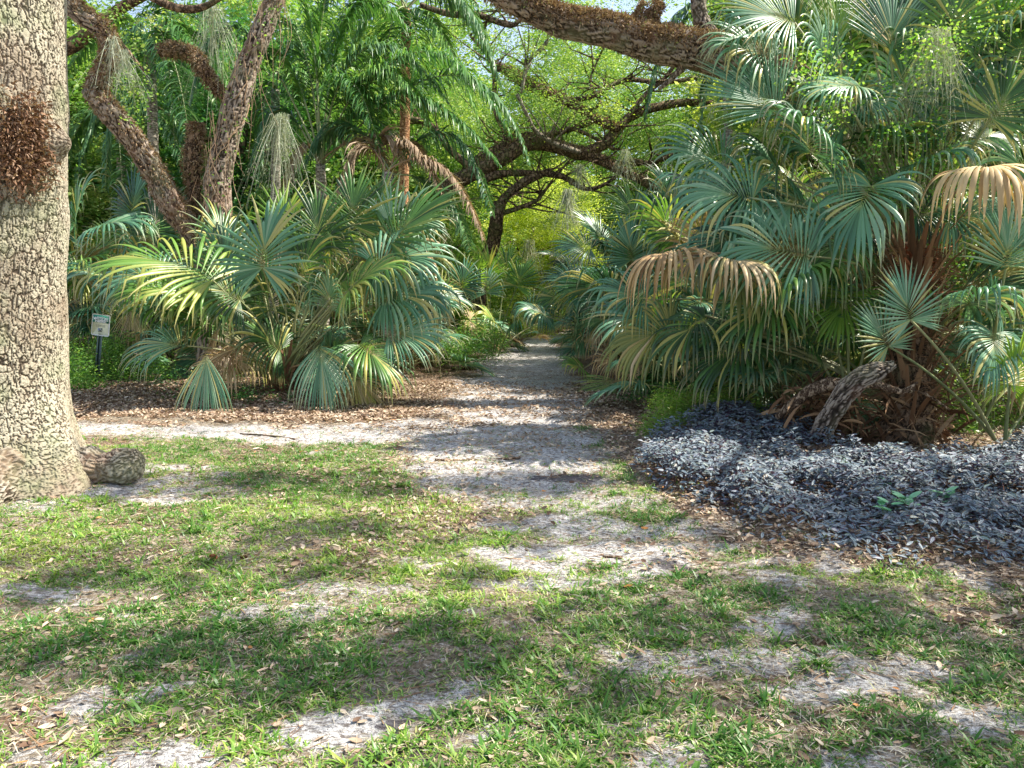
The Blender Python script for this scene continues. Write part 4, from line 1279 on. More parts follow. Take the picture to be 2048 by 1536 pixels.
# right big cabbage palm
bz = G(1812, 885)
crownR = np.array([bz[0] + .05, bz[1] + .1, P(1815, 560, bz[1])[2]])
hr = hero_palm('cabbage_palm', 'tall cabbage palm with a shaggy boot covered trunk behind the striped ground cover', 'palm tree', bz, 8.6, [
    (1622, 306, 8.3, (-.3, .5, -.5), 170, 'b', S_(droop=2.4, vb=.35, src=(1800, 480, 8.9))),
    (1572, 238, 8.6, (-.75, .75, 0), 180, 'b', S_(droop=.6, spread=1.1, vb=.6, kinkp=.1, src=(1800, 480, 8.9))),
    (1742, 373, 8.1, (-.5, -.6, -.4), 170, 'b', S_(droop=2.0, spread=2.4, vb=.6, src=(1815, 520, 8.9))),
    (1506, 397, 8.4, (-1, .2, -.2), 165, 'b', S_(droop=2.4, vb=.6, src=(1790, 500, 8.9))),
    (1614, 513, 8.0, (-.85, .25, -.2), 175, 'b', S_(droop=2.2, vb=.6, costa=.4, bend=1.3, src=(1800, 580, 8.9))),
    (1945, 345, 7.6, (-.1, .1, -.9), 195, 'd', S_(droop=3.2, spread=2.0, n=36, kinkp=.1, vb=.75, N=(0, 1, .2), pleat=.6, split=.5, src=(1850, 520, 8.9))),
    (1370, 512, 8.4, (-.7, .15, -.6), 185, 'd', S_(droop=3.0, spread=2.0, n=38, kinkp=.3, vb=.55, N=(0, 1, .2), src=(1790, 620, 8.9))),
    (1440, 524, 8.3, (.2, .1, -.8), 165, 'x', S_(droop=3.2, N=(0, 1, .2), spread=2.2, kinkp=.5, src=(1790, 620, 8.9))),
    (1722, 174, 8.4, (-.9, .1, -.2), 130, 'b', S_(droop=2.0, vb=.85, spread=1.6, src=(1810, 440, 8.9))),
    (1589, 45, 8.6, (-.9, .3, -.2), 150, 'b', S_(droop=1.3, spread=1.5, vb=.7, src=(1800, 420, 8.9))),
    (2011, 538, 7.7, (.05, 1, -.1), 130, 'b', S_(droop=.5, spread=1.4, vb=.8, kinkp=.05, N=(0, .2, -1), n=34, src=(1960, 860, 8.2))),
    (1821, 640, 7.5, (-.25, .9, -.1), 105, 'b', S_(droop=.2, spread=2.2, vb=.8, kinkp=0, n=40, N=(.1, .3, -1), src=(1990, 880, 8.0))),
    (1937, 608, 7.6, (.2, .3, -.5), 130, 'b', S_(droop=3.0, vb=.75, spread=2.4, n=40, src=(1840, 700, 8.6))),
    (1987, 668, 7.5, (-.2, -.5, -.5), 120, 'b', S_(droop=2.5, vb=.6, src=(1860, 800, 8.4))),
    (2020, 770, 7.4, (.1, .6, -.2), 110, 'y', S_(droop=1.2, vb=.4, spread=2.3, src=(2010, 880, 7.6))),
    (1982, 236, 8.0, (.5, .8, 0), 150, 'g', S_(droop=.7, vb=.2, src=(1850, 480, 8.9))),
    (1676, 110, 8.8, (.02, 1, .1), 150, 'y', S_(droop=.4, spread=.7, N=(0, .1, -1), src=(1800, 440, 8.9))),
    (1780, 110, 8.7, (.15, 1, .1), 150, 'b', S_(droop=.6, spread=1.2, vb=.4, N=(0, .1, -1), src=(1810, 440, 8.9))),
    (1900, 70, 8.6, (.3, 1, 0), 140, 'g', S_(droop=.9, vb=.5, src=(1820, 440, 8.9))),
    (2030, 120, 8.4, (.4, .9, 0), 140, 'g', S_(droop=.8, vb=.15, src=(1840, 440, 8.9))),
    (1640, 30, 9.4, (-.5, .8, 0), 150, 'b', S_(droop=1.2, vb=.5, src=(1800, 440, 8.9))), (1730, 20, 9.3, (-.2, 1, 0), 150, 'b', S_(droop=1.2, vb=.7, src=(1800, 440, 8.9))), (1850, 0, 9.2, (.1, 1, 0), 160, 'g', S_(droop=.9, vb=.6, src=(1800, 440, 8.9))),
    (1960, 20, 9.1, (.2, 1, 0), 150, 'b', S_(droop=1.6, vb=.6, src=(1820, 440, 8.9))), (1930, 160, 9, (.4, .6, -.3), 150, 'b', S_(droop=2.2, vb=.6, src=(1820, 440, 8.9))), (1800, 200, 9.1, (0, .8, -.4), 150, 'b', S_(droop=2.6, vb=.7, src=(1820, 440, 8.9))),
    (1540, 120, 9.0, (-.6, .3, -.3), 140, 'b', S_(droop=2.2, vb=.75, src=(1800, 440, 8.9))), (1660, 150, 8.9, (-.3, .5, -.5), 140, 'b', S_(droop=2.4, vb=.8, src=(1800, 440, 8.9))), (1840, 330, 8.7, (.2, .3, -.7), 130, 'b', S_(droop=2.6, vb=.8, src=(1820, 500, 8.9))),
    (1600, 400, 8.8, (-.5, -.2, -.5), 140, 'b', S_(droop=2.6, vb=.7, src=(1800, 500, 8.9))), (1990, 90, 8.8, (.1, .4, -.6), 140, 'b', S_(droop=2.4, vb=.8, src=(1840, 440, 8.9))), (1450, 330, 9.3, (-.8, .4, -.2), 140, 'b', S_(droop=1.8, vb=.7, src=(1790, 480, 8.9))),
    (1640, 180, 9.2, (-.7, .3, -.2), 150, 'g', S_(droop=2.4, vb=.4, src=(1800, 460, 8.9))), (1760, 300, 9.0, (-.1, .3, -.6), 150, 'g', S_(droop=2.6, vb=.3, src=(1800, 500, 8.9))), (2040, 440, 8.6, (.6, .3, -.3), 150, 'b', S_(droop=2.4, vb=.5, src=(1840, 560, 8.9))),
    (1690, 250, 8.9, (-.4, .5, -.4), 150, 'b', S_(droop=2.6, vb=.5, src=(1800, 500, 8.9))),
    (1860, 250, 8.9, (.1, .6, -.5), 150, 'b', S_(droop=3., vb=.4, src=(1820, 480, 8.9))),
    (2040, 330, 8.3, (.6, .5, -.3), 150, 'b', S_(droop=2.4, vb=.7, src=(1840, 520, 8.9))),
    (1900, 440, 8.3, (.5, .2, -.4), 130, 'b', S_(droop=2.6, vb=.5, src=(1840, 560, 8.9))),
    (1690, 470, 8.7, (-.3, -.3, -.4), 150, 'g', S_(droop=2.6, vb=.3, src=(1800, 560, 8.9))),
    (1560, 600, 8.5, (-.8, -.3, -.2), 150, 'g', S_(droop=2.2, vb=.3, src=(1790, 640, 8.9))),
    (1480, 470, 8.9, (-.8, -.2, -.1), 140, 'b', S_(droop=2.4, vb=.3, src=(1790, 560, 8.9))),
    (1700, 590, 8.6, (-.5, -.5, -.4), 120, 'y', S_(droop=1.6, vb=.2, spread=2.4, src=(1800, 700, 8.8))),
    (1410, 640, 8.8, (-.7, -.3, -.2), 140, 'g', S_(droop=2.6, vb=.1, src=(1760, 800, 8.9))),
    (1500, 690, 8.7, (-.7, -.2, -.2), 150, 'g', S_(droop=2.4, vb=.05, src=(1770, 800, 8.9))),
    (1340, 660, 9.0, (-.8, -.2, -.1), 140, 'x', S_(droop=2.8, vb=.2, src=(1760, 780, 8.9))),
    (1290, 600, 9.2, (-.7, .3, -.2), 120, 'b', S_(droop=2.4, vb=.5, src=(1780, 680, 9.0))),
    (1960, 780, 7.9, (.6, .2, -.3), 120, 'd', S_(droop=2.2, spread=.9, src=(1850, 850, 8.6))),
    (1620, 680, 8.7, (-.5, .6, -.3), 110, 'g', S_(droop=1.8, vb=.2, src=(1780, 800, 8.9))),
], crown=crownR, extra=.95)
tb = MB()
tube(tb, [(bz[0], bz[1], -.1, .30), (bz[0], bz[1], .4, .24), (bz[0], bz[1] + .05, 1.2, .2), tuple(crownR) + (.18,)], step=.06, seg=24, lump=.3, lscale=8, seed=8)
part('trunk', tb, M['bark_dark'], hr)
boots(hr, (bz[0], bz[1] - .05, .1), crownR + [0, 0, .35], 120, .25, .6, 1)
mb = MB()
nb_ = 60
a = R.uniform(PI, 2 * PI, nb_)
O = np.stack([crownR[0] + np.cos(a) * .15, crownR[1] + np.sin(a) * .15, P(0, 560, bz[1])[2] + R.uniform(-.35, .35, nb_)], -1)
strips(mb, O, np.stack([np.cos(a), np.sin(a), R.uniform(.2, 1.5, nb_)], -1), np.stack([np.cos(a), np.sin(a), a * 0 + .5], -1), R.uniform(.1, .3, nb_), R.uniform(.02, .05, nb_), K=3, droop=.8, v=R.random(nb_), cols=3, pleat=.6, prof=lambda s: 1.1 - .8 * s)
part('leaf_bases', mb, M['boot_red'], hr, smooth=False)['label'] = 'orange red fibrous leaf bases'

# palmettos along the right edge of the trail
hero_palm('palmetto', 'blue palmetto leaning over the right edge of the trail near its far end', 'palmetto', G(1265, 745), 15., [
    (1207, 482, 15.6, (-.5, .85, 0), 75, 'b', S_(droop=.9, vb=.5)), (1181, 498, 15.2, (-.9, .3, 0), 75, 'b', S_(droop=.9, vb=.2)),
    (1172, 585, 14.8, (-.8, .6, -.1), 80, 'b', S_(droop=1., vb=.6, spread=1.6)), (1263, 520, 15, (-.1, 1, 0), 95, 'b', S_(droop=.6, vb=.6)),
    (1166, 676, 14.2, (-.3, .5, -.4), 70, 'b', S_(droop=1.8, vb=.6, spread=2.6, n=32)), (1090, 632, 14.6, (-.7, .5, -.3), 75, 'b', S_(droop=3, vb=.5, n=30)),
    (1166, 738, 13.6, (-.4, .3, -.4), 60, 'g', S_(droop=1.6, vb=.7, n=30)), (1240, 727, 13.2, (-.6, .2, -.4), 70, 'd', S_(droop=1.4, spread=1.2, n=30)),
    (1245, 755, 12.9, (-.8, -.35, -.3), 95, 'g', S_(droop=1., spread=.9, vb=.7)), (1230, 600, 14.6, (-.7, .2, -.2), 100, 'b', S_(droop=2., vb=.5)),
    (1250, 560, 14.8, (-.8, .3, -.2), 110, 'b', S_(droop=1.6, vb=.7)), (1320, 480, 14.8, (-.1, 1, 0), 110, 'b', S_(droop=.9, vb=.6)), (1280, 450, 15.5, (-.5, .9, 0), 90, 'g', S_(droop=1., vb=.5)),
    (1300, 640, 13.6, (-.6, -.3, -.3), 110, 'b', S_(droop=2.4, vb=.3)), (1290, 700, 13.2, (-.4, -.6, -.3), 100, 'd', S_(droop=2, spread=1.)),
    (1210, 640, 14.4, (-.6, -.4, -.2), 80, 'x', S_(droop=2.4)), (1350, 420, 15, (-.2, 1, 0), 100, 'b', S_(droop=1.2, vb=.3)),
    (1130, 520, 16, (-.7, .4, 0), 60, 'b', S_(droop=1.2, vb=.1)), (1150, 550, 15.6, (-.9, .1, 0), 70, 'b', S_(droop=1.4, vb=.2)), (1350, 720, 12.6, (-.5, -.4, -.4), 110, 'g', S_(droop=2.2, vb=.05)),
])

hero_palm('palmetto', 'group of small star shaped fronds left of the trail bend beneath the arching oak', 'palmetto', (P(985, 690, 20)[0], 20.2), 20., [
    (1034, 573, 20.4, (.3, .9, 0), 62, 'g', S_(droop=.3, spread=2.0, vb=.5, n=28, N=(0, .2, -1))), (973, 587, 19.8, (-.1, 1, 0), 60, 'b', S_(droop=.6, spread=1.8, vb=.8, n=28, N=(.2, .3, -1))), (982, 548, 20.4, (-.3, .8, 0), 56, 'g', S_(droop=.8, vb=.8, n=28)),
    (923, 576, 19.2, (.2, 1, 0), 60, 'b', S_(droop=.8, vb=.5, n=28)), (885, 605, 18.6, (-.1, .9, 0), 64, 'g', S_(droop=1.2, vb=.8, n=28)), (1011, 548, 20.8, (.1, 1, 0), 58, 'g', S_(droop=.6, vb=.6, n=28)),
    (1030, 640, 19.6, (.3, .2, -.4), 62, 'b', S_(droop=2., vb=.4, n=28)), (990, 645, 19.6, (-.2, .3, -.4), 60, 'g', S_(droop=2., vb=.8, n=28)), (940, 640, 19, (-.6, .1, -.3), 60, 'x', S_(droop=2., n=28)), (950, 560, 20, (.1, 1, 0), 56, 'y', S_(droop=.6, n=28)),
    (1060, 620, 20.4, (.8, .3, -.1), 56, 'b', S_(droop=1.2, vb=.2, n=28)), (905, 650, 18.8, (-.4, .3, -.4), 56, 'g', S_(droop=1.6, vb=.4, n=28)),
], extra=.4)

# fillers (prototypes, then copies)
protoA = proto_palmetto('palmetto', 18, .95, 1.25, 'bbbgg', n=36)
protoB = proto_palmetto('palmetto', 15, .8, .8, 'gggyb', n=32)
protoC = proto_palmetto('palmetto', 20, 1.0, 1.7, 'bbgx', trunkh=.5, n=34)
protos = {'A': protoA, 'B': protoB, 'C': protoC}
GL, GR = 'palmettos crowding the left side of the trail', 'palmettos crowding the right side of the trail'
FILL = [  # kind, x, y, rot, scale, label, group
    ('B', P(925, 600, 21)[0], 21, .3, .95, 'small star fronded palmetto at the left bend of the trail', GL),
    ('B', P(1035, 600, 25)[0], 25.5, 1.3, .85, 'small star fronded palmetto farthest along the left verge', GL),
    ('B', P(885, 600, 18.5)[0], 18.5, 2.3, 1., 'low palmetto on the verge just past the large left clump', GL),
    ('B', P(975, 600, 23)[0], 23.5, 4.3, .9, 'small pale palmetto before the trunk of the arching oak', GL),
    ('A', P(810, 600, 16)[0], 16, 4.0, 1.0, 'dark palmetto hidden behind the right shoulder of the large left clump', GL),
    ('C', P(700, 600, 16)[0], 16.5, 1.0, 1.05, 'tall palmetto rising behind the middle of the large left clump', GL),
    ('C', P(560, 600, 17)[0], 17, 2.0, 1.1, 'tall palmetto right behind the vine clad trunk', GL),
    ('A', P(330, 600, 15)[0], 15.2, 3.1, 1.05, 'palmetto seen through the fork of the twisted oak', GL),
    ('C', P(240, 600, 17)[0], 17, 5.1, 1.1, 'tall palmetto in the shade left of the twisted oak', GL),
    ('C', P(120, 600, 15)[0], 15, .4, 1.0, 'palmetto half hidden by the massive trunk', GL),
    ('A', P(480, 600, 14.5)[0], 14.8, .9, .9, 'palmetto squeezed between large left clump and vine clad trunk', GL),
    ('C', P(800, 600, 20)[0], 20, 2.9, 1.2, 'palmetto under the dead feather fronds', GL),
    ('C', P(1330, 600, 17)[0], 17, 1.9, 1.1, 'tall palmetto behind the blue palmetto that leans over the trail', GR),
    ('A', P(1240, 600, 19)[0], 19, .2, 1.0, 'palmetto on the right verge where the trail bends away', GR),
    ('A', P(1200, 600, 23)[0], 23.5, 2.2, 1.0, 'farthest palmetto on the right of the trail', GR),
    ('C', P(1430, 600, 13)[0], 13.2, 3.3, 1.15, 'tall palmetto behind the withered brown fronds', GR),
    ('C', P(1560, 600, 12)[0], 12.2, 4.4, 1.2, 'tall palmetto under the base of the big overhead limb', GR),
    ('C', P(1700, 600, 11)[0], 10.9, 5.6, 1.2, 'tall palmetto close behind the cabbage palm on its left', GR),
    ('C', P(1900, 600, 11)[0], 11.2, .7, 1.25, 'tall palmetto close behind the cabbage palm on its right', GR),
    ('C', P(2030, 600, 10)[0], 9.6, 1.9, 1.1, 'palmetto cut by the right edge behind the striped carpet', GR),
    ('A', P(1420, 600, 10.6)[0], 10.9, 2.7, .95, 'low dark palmetto behind the bright green fern bush', GR),
    ('A', P(1580, 600, 10)[0], 10.0, 4.9, .9, 'low dark palmetto behind the fallen log', GR),
    ('A', P(1480, 600, 16)[0], 16.5, 1.1, 1.1, 'palmetto deep in the thicket beyond the big overhead limb', GR),
]
used = set()
for k, x, y, rz, s, lab, grp in FILL:
    if k in used:
        o = copy_tree(protos[k])
    else:
        o = protos[k]; used.add(k)
    z = float(height(np.array([x]), np.array([y]))[0])
    o.location = (x, y, z); o.rotation_euler = (0, 0, rz); o.scale = (s, s, s)
    tag(o, lab, 'palmetto', grp)

# ================================================================== QUEEN PALMS
b1 = P(640, 600, 16)
queen('slender queen palm with long arching fronds just right of the vine clad trunk', (b1[0], 16.), P(640, 330, 16), .11, [
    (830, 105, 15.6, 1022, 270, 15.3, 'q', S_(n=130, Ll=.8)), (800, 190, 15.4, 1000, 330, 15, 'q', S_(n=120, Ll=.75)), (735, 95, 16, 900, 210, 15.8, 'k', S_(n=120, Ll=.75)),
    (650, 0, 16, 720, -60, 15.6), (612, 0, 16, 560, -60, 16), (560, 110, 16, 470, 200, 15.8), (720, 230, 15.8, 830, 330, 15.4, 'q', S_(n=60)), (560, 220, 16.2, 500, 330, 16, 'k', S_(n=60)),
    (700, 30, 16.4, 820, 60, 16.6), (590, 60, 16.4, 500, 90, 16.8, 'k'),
    (900, 150, 15.8, 1060, 330, 15.6, 'k'), (760, 140, 15.5, 880, 300, 15.2), (480, 60, 16, 380, 210, 15.8, 'k'), (690, 160, 15.4, 760, 300, 15.),
    (740, 288, 15.6, 800, 420, 15.3, 'd', S_(n=80, Ll=.5)), (600, 300, 15.8, 560, 420, 15.5, 'd', S_(n=60, Ll=.5))], mat='queen')
b2 = P(790, 600, 18)
queen('orange trunked queen palm with its crown above the frame centre left', (b2[0], 18.), P(812, 20, 18), .12, [
    (900, -20, 17.6, 985, 110, 17.3, 'k'), (880, 60, 17.4, 960, 250, 17.2), (760, -10, 17.6, 690, 130, 17.4), (740, -60, 17.8, 600, 60, 17.6, 'k'), (830, 60, 17, 850, 240, 16.7),
    (700, 20, 18.4, 640, 210, 18.4), (910, 0, 18.4, 1010, 190, 18.6, 'k'), (780, 60, 17, 760, 230, 16.8), (860, -60, 18.6, 960, 20, 18.8), (720, -90, 18, 560, -20, 18, 'k')], bark='bark_orange')
b3 = P(770, 600, 14.9)
queen('short palm with dead tan fronds hanging beside the arching oak limbs', (b3[0], 15.), P(775, 345, 15), .12, [
    (880, 330, 14.8, 968, 480, 14.6, 'd', S_(n=90, Ll=.5)), (820, 285, 14.9, 890, 400, 14.7, 'd', S_(n=80, Ll=.55)), (720, 300, 15, 660, 420, 14.8, 'd', S_(n=80)), (760, 270, 15.2, 820, 330, 15.2, 'd', S_(n=70)),
    (900, 270, 15.4, 985, 430, 15.2, 'k', S_(n=80)), (880, 380, 15.2, 940, 500, 15, 'k'), (690, 250, 15.4, 610, 330, 15.4, 'k')])
b4 = P(300, 600, 18)
queen('feathery queen palm filling the gap between the trunks at left', (b4[0], 18.), P(300, 80, 18), .12, [
    (370, 60, 17.6, 440, 230, 17.4), (330, 90, 17.4, 350, 300, 17.3), (260, 70, 17.6, 190, 240, 17.4, 'k'), (290, 110, 17.2, 270, 330, 17), (400, 20, 18, 500, 150, 18, 'k'), (230, 40, 18, 130, 150, 18), (350, 130, 17, 390, 370, 16.8, 'k'),
    (310, 20, 18.5, 360, -40, 19), (240, 150, 17.2, 210, 380, 17, 'k'), (420, 90, 18.5, 480, 280, 18.5)], mat='queen')
b5 = P(235, 600, 21)
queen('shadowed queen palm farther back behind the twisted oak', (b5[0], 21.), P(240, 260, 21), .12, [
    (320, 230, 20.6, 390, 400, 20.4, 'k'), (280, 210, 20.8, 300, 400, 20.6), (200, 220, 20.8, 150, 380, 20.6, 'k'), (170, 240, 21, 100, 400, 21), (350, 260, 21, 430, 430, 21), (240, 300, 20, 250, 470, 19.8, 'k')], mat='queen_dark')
b6 = P(1440, 600, 19)
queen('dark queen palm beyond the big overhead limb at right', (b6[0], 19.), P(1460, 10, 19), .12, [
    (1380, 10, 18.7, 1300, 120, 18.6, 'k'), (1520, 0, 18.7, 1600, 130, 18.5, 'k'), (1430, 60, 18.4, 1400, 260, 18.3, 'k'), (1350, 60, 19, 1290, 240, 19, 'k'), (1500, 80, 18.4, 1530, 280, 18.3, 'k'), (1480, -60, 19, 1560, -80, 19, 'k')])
b7 = P(540, 600, 20)
queen('distant queen palm showing between vine clad trunk and slender palm', (b7[0], 20.), P(550, 180, 20), .12, [
    (620, 150, 19.6, 690, 330, 19.4), (580, 160, 19.6, 600, 380, 19.5), (500, 150, 19.8, 450, 320, 19.7), (530, 200, 19.4, 520, 420, 19.3, 'k'), (600, 90, 20, 720, 180, 20, 'k')])


# ================================================================== BACKGROUND TREES
def tree_proto(mat, seed, nclump=420, per=150, ls=.11, low=False):
    r = root('leafy_tree', (0, 0, 0))
    mb = MB()
    tube(mb, [(0, 0, -.1, .22), (.1, 0, 1.5, .17), (-.1, .1, 3.2, .14), (.15, 0, 5., .08)], step=.3, seg=10, lump=.2, seed=seed)
    for k in range(7):
        a = k * 2.4 + seed; z = 1.2 + k * .5
        d = np.array([math.cos(a), math.sin(a), 0])
        tube(mb, [(0, 0, z, .08), (*(d * 1.2 + [0, 0, z + .5]), .05), (*(d * 2.4 + [0, 0, z + 1.2]), .02)], step=.3, seg=7, lump=.2, seed=seed)
    part('trunk', mb, M['bark_dark'], r)
    cb = MB()
    el = [(0, 0, 4.6, 2.6, 2.6, 2.6), (1.4, .4, 2.6, 2., 2., 2.1), (-1.5, -.4, 2.8, 2., 2., 2.2), (.3, -1.2, 1.5, 2.2, 1.5, 1.5), (-.5, 1.2, 6.2, 1.6, 1.6, 1.6)]
    crown_cloud(cb, el, nclump, per, .38, ls, vb=.5, shell=.25)
    part('crown', cb, M[mat], r, smooth=False)
    return r


tp = {'s': tree_proto('oak_painted_sun', 1, ls=.11), 'd': tree_proto('oak_dark', 2), 'l': tree_proto('oak_leaf', 3), 'o': tree_proto('oak_leaf', 4, nclump=90, per=110)}
used = set()
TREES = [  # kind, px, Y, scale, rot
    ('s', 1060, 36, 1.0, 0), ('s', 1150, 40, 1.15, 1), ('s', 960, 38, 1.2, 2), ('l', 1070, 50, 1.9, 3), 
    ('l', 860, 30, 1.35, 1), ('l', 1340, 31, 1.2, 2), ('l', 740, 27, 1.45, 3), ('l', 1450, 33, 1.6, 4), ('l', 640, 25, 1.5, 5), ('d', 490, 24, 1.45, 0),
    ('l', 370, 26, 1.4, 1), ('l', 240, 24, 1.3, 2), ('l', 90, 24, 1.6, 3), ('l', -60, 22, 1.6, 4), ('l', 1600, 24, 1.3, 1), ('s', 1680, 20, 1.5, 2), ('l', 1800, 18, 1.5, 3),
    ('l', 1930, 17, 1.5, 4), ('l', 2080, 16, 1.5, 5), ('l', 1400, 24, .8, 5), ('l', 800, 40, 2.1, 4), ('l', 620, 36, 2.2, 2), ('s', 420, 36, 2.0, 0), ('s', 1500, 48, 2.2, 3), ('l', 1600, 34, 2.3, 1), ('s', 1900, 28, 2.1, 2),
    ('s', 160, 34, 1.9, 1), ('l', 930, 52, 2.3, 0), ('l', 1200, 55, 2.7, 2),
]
tl = {'s': ('tree in painted sunlit yellow green closing the view at the end of the trail', 'trees painted sunlit in the background'),
      'd': ('dark leaved tree standing in the shade behind the palms', 'shaded dark trees in the background'),
      'l': ('mid green leafy tree standing in the thicket behind the palms', 'mid green trees in the background')}
for k, px, Yt, s, rz in TREES:
    if k in used: o = copy_tree(tp[k])
    else: o = tp[k]; used.add(k)
    o.location = (P(px, 600, Yt)[0], Yt, 0); o.rotation_euler = (0, 0, rz); o.scale = (s, s, s)
    lab, grp = tl[k]
    tag(o, lab, 'tree', grp)

# shade oaks standing right of and behind the camera (their crowns throw the dappled shade)
tp['o'].location = (17, 13, 0); tp['o'].scale = (1.5, 1.5, 1.5)
tag(tp['o'], 'mid green leafy tree shading the clearing from outside the picture', 'tree', 'trees shading the clearing')
for x, y, s, rz in ((10.5, 4.5, 1.35, 1.), (5.5, -2.5, 1.3, 2.2)):
    o = copy_tree(tp['o']); o.location = (x, y, 0); o.rotation_euler = (0, 0, rz); o.scale = (s, s, s)
    tag(o, 'mid green leafy tree shading the clearing from outside the picture', 'tree', 'trees shading the clearing')


# ================================================================== SHRUBS, HERBS, VINES
def leafcloud_obj(name, label, cat, regs, ls, per, cr, mat, origin, group=None, asp=.4, stems=True, vb=.5):
    mb = MB()
    C = []
    for x0, x1, y0, y1, Y0, Y1, n in regs:
        C += [P(R.uniform(x0, x1), R.uniform(y0, y1), R.uniform(Y0, Y1)) for _ in range(n)]
    C = np.array(C); C[:, 2] = np.maximum(C[:, 2], .06)
    CC = C.copy()
    n = len(C)
    per_ = np.maximum(6, (per * R.uniform(.5, 1.5, n)).astype(int)); ids = np.repeat(np.arange(n), per_)
    X = C[ids] + R.normal(0, 1, (len(ids), 3)) * cr * .6
    X[:, 2] = np.maximum(X[:, 2], .03)
    leaves(mb, X, ls * R.uniform(.5, 1.3, len(ids)), np.clip(vb + R.normal(0, .22, len(ids)), 0, 1), 0, asp=asp)
    if stems:
        k = min(90, n * 2)
        i = R.integers(0, n, k)
        B = CC[i].copy(); B[:, 2] = 0
        B[:, :2] += R.normal(0, .15, (k, 2))
        D = CC[i] - B
        strips(mb, B, D, rdir(k), np.linalg.norm(D, axis=1) * 1.1, .004, K=4, droop=.2, v=R.random(k), m=1)
    o = part(name, mb, [M[mat], M['petiole']], None, origin=origin, smooth=False)
    return tag(o, label, cat, group)


g = lambda px, py: (*G(px, py), 0)
leafcloud_obj('leafy_shrub', 'bright green weedy shrub around the foot of the sign post', 'shrub', [(140, 260, 680, 770, 13.3, 14.4, 90), (110, 178, 700, 800, 12.2, 13.2, 40), (225, 330, 715, 785, 12.9, 13.6, 30), (150, 240, 770, 792, 12.5, 12.9, 8)], .06, 90, .2, 'herb', g(190, 780))
leafcloud_obj('leafy_shrub', 'low green weeds along the left verge of the far trail', 'shrub', [(870, 1010, 655, 700, 17, 22, 60), (880, 960, 680, 712, 15.5, 18, 30)], .07, 90, .26, 'herb', g(930, 700))
leafcloud_obj('leafy_shrub', 'bright green feathery fern bush at the left end of the striped carpet', 'fern', [(1310, 1450, 785, 850, 8.9, 9.5, 80), (1295, 1380, 840, 890, 8.5, 8.9, 40), (1410, 1510, 810, 845, 8.9, 9.4, 24)], .05, 80, .12, 'vine_leaf', g(1380, 860), asp=.25)
leafcloud_obj('leafy_shrub', 'green undergrowth behind the striped carpet at the far right', 'shrub', [(1880, 2060, 740, 880, 8.8, 10.2, 60), (1960, 2100, 640, 800, 9.4, 10.6, 30)], .07, 50, .2, 'oak_leaf', g(1960, 880))
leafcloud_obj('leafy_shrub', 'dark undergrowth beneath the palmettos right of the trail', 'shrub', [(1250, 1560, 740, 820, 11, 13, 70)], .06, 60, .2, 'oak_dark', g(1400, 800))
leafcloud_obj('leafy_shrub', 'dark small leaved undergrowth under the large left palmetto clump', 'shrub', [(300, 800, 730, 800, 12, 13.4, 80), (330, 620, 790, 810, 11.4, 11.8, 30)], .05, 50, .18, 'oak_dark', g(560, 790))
leafcloud_obj('leafy_shrub', 'shrub painted sunlit at the end of the trail beneath the oak arch', 'shrub', [(1000, 1160, 590, 670, 31, 35, 60)], .11, 90, .5, 'oak_painted_sun', g(1080, 672))
leafcloud_obj('grape_vine', 'yellow green vine leaves draped over the top right palm fronds', 'vine', [(1570, 1700, 90, 260, 7.8, 8.6, 40), (1620, 1700, 180, 330, 7.9, 8.6, 14)], .036, 20, .13, 'vine_leaf', P(1630, 200, 8.2), asp=.9, stems=False)
leafcloud_obj('grape_vine', 'pale yellow vine cluster among fronds at the upper right', 'vine', [(1810, 1900, 60, 170, 7.8, 8.6, 34), (1900, 2048, 10, 200, 8, 9, 40)], .036, 22, .13, 'vine_leaf', P(1850, 120, 8.2), asp=.9, stems=False)
leafcloud_obj('grape_vine', 'green vine leaves climbing beside the dead brown fan frond', 'vine', [(1740, 1900, 170, 420, 8, 8.8, 70), (1880, 1960, 380, 560, 8.2, 8.8, 30), (1780, 1900, 560, 620, 8, 8.6, 14)], .036, 22, .14, 'herb', P(1830, 300, 8.2), asp=.85, stems=False)
leafcloud_obj('leafy_vine', 'bright green vine leaves hanging beside the hooked branch', 'vine', [(230, 300, 120, 240, 12.4, 13, 20), (190, 260, 20, 60, 12.4, 13, 10)], .05, 16, .16, 'vine_leaf', P(260, 170, 12.6), asp=.8, stems=False)

# philodendron-like and teal seedlings
for i, (px, py, lab) in enumerate([(1815, 1052, 'teal leaved seedling largest in the front of the striped carpet'), (1768, 1062, 'small bright seedling left of the largest teal seedling'), (1695, 968, 'pale green seedling in the middle of the striped carpet'),
                                   (1885, 1045, 'teal seedling right of the largest teal seedling'), (1765, 1012, 'tiny round leaved seedling behind the small bright seedling')]):
    x, y = G(px, py); zz = float(height(np.array([x]), np.array([y]))[0])
    mb = MB(); n = [11, 6, 9, 7, 4][i]
    a = R.uniform(0, 2 * PI, n)
    strips(mb, np.tile([x, y, zz + .14], (n, 1)) + R.normal(0, .02, (n, 3)), np.stack([np.cos(a), np.sin(a), R.uniform(.1, .6, n)], -1), [[0, 0, 1.]] * n, R.uniform(.07, .12, n), .028, K=4, droop=.8, v=R.random(n), cols=3, pleat=-.25)
    strips(mb, np.tile([x, y, zz], (n, 1)), np.stack([np.cos(a) * .2, np.sin(a) * .2, np.ones(n)], -1), [[1, 0, 0.]] * n, .16, .003, K=2, v=0, m=1)
    tag(part('seedling', mb, [M['teal_leaf'], M['petiole']], None, origin=(x, y, zz), smooth=False), lab, 'seedling', 'seedlings in the striped carpet')


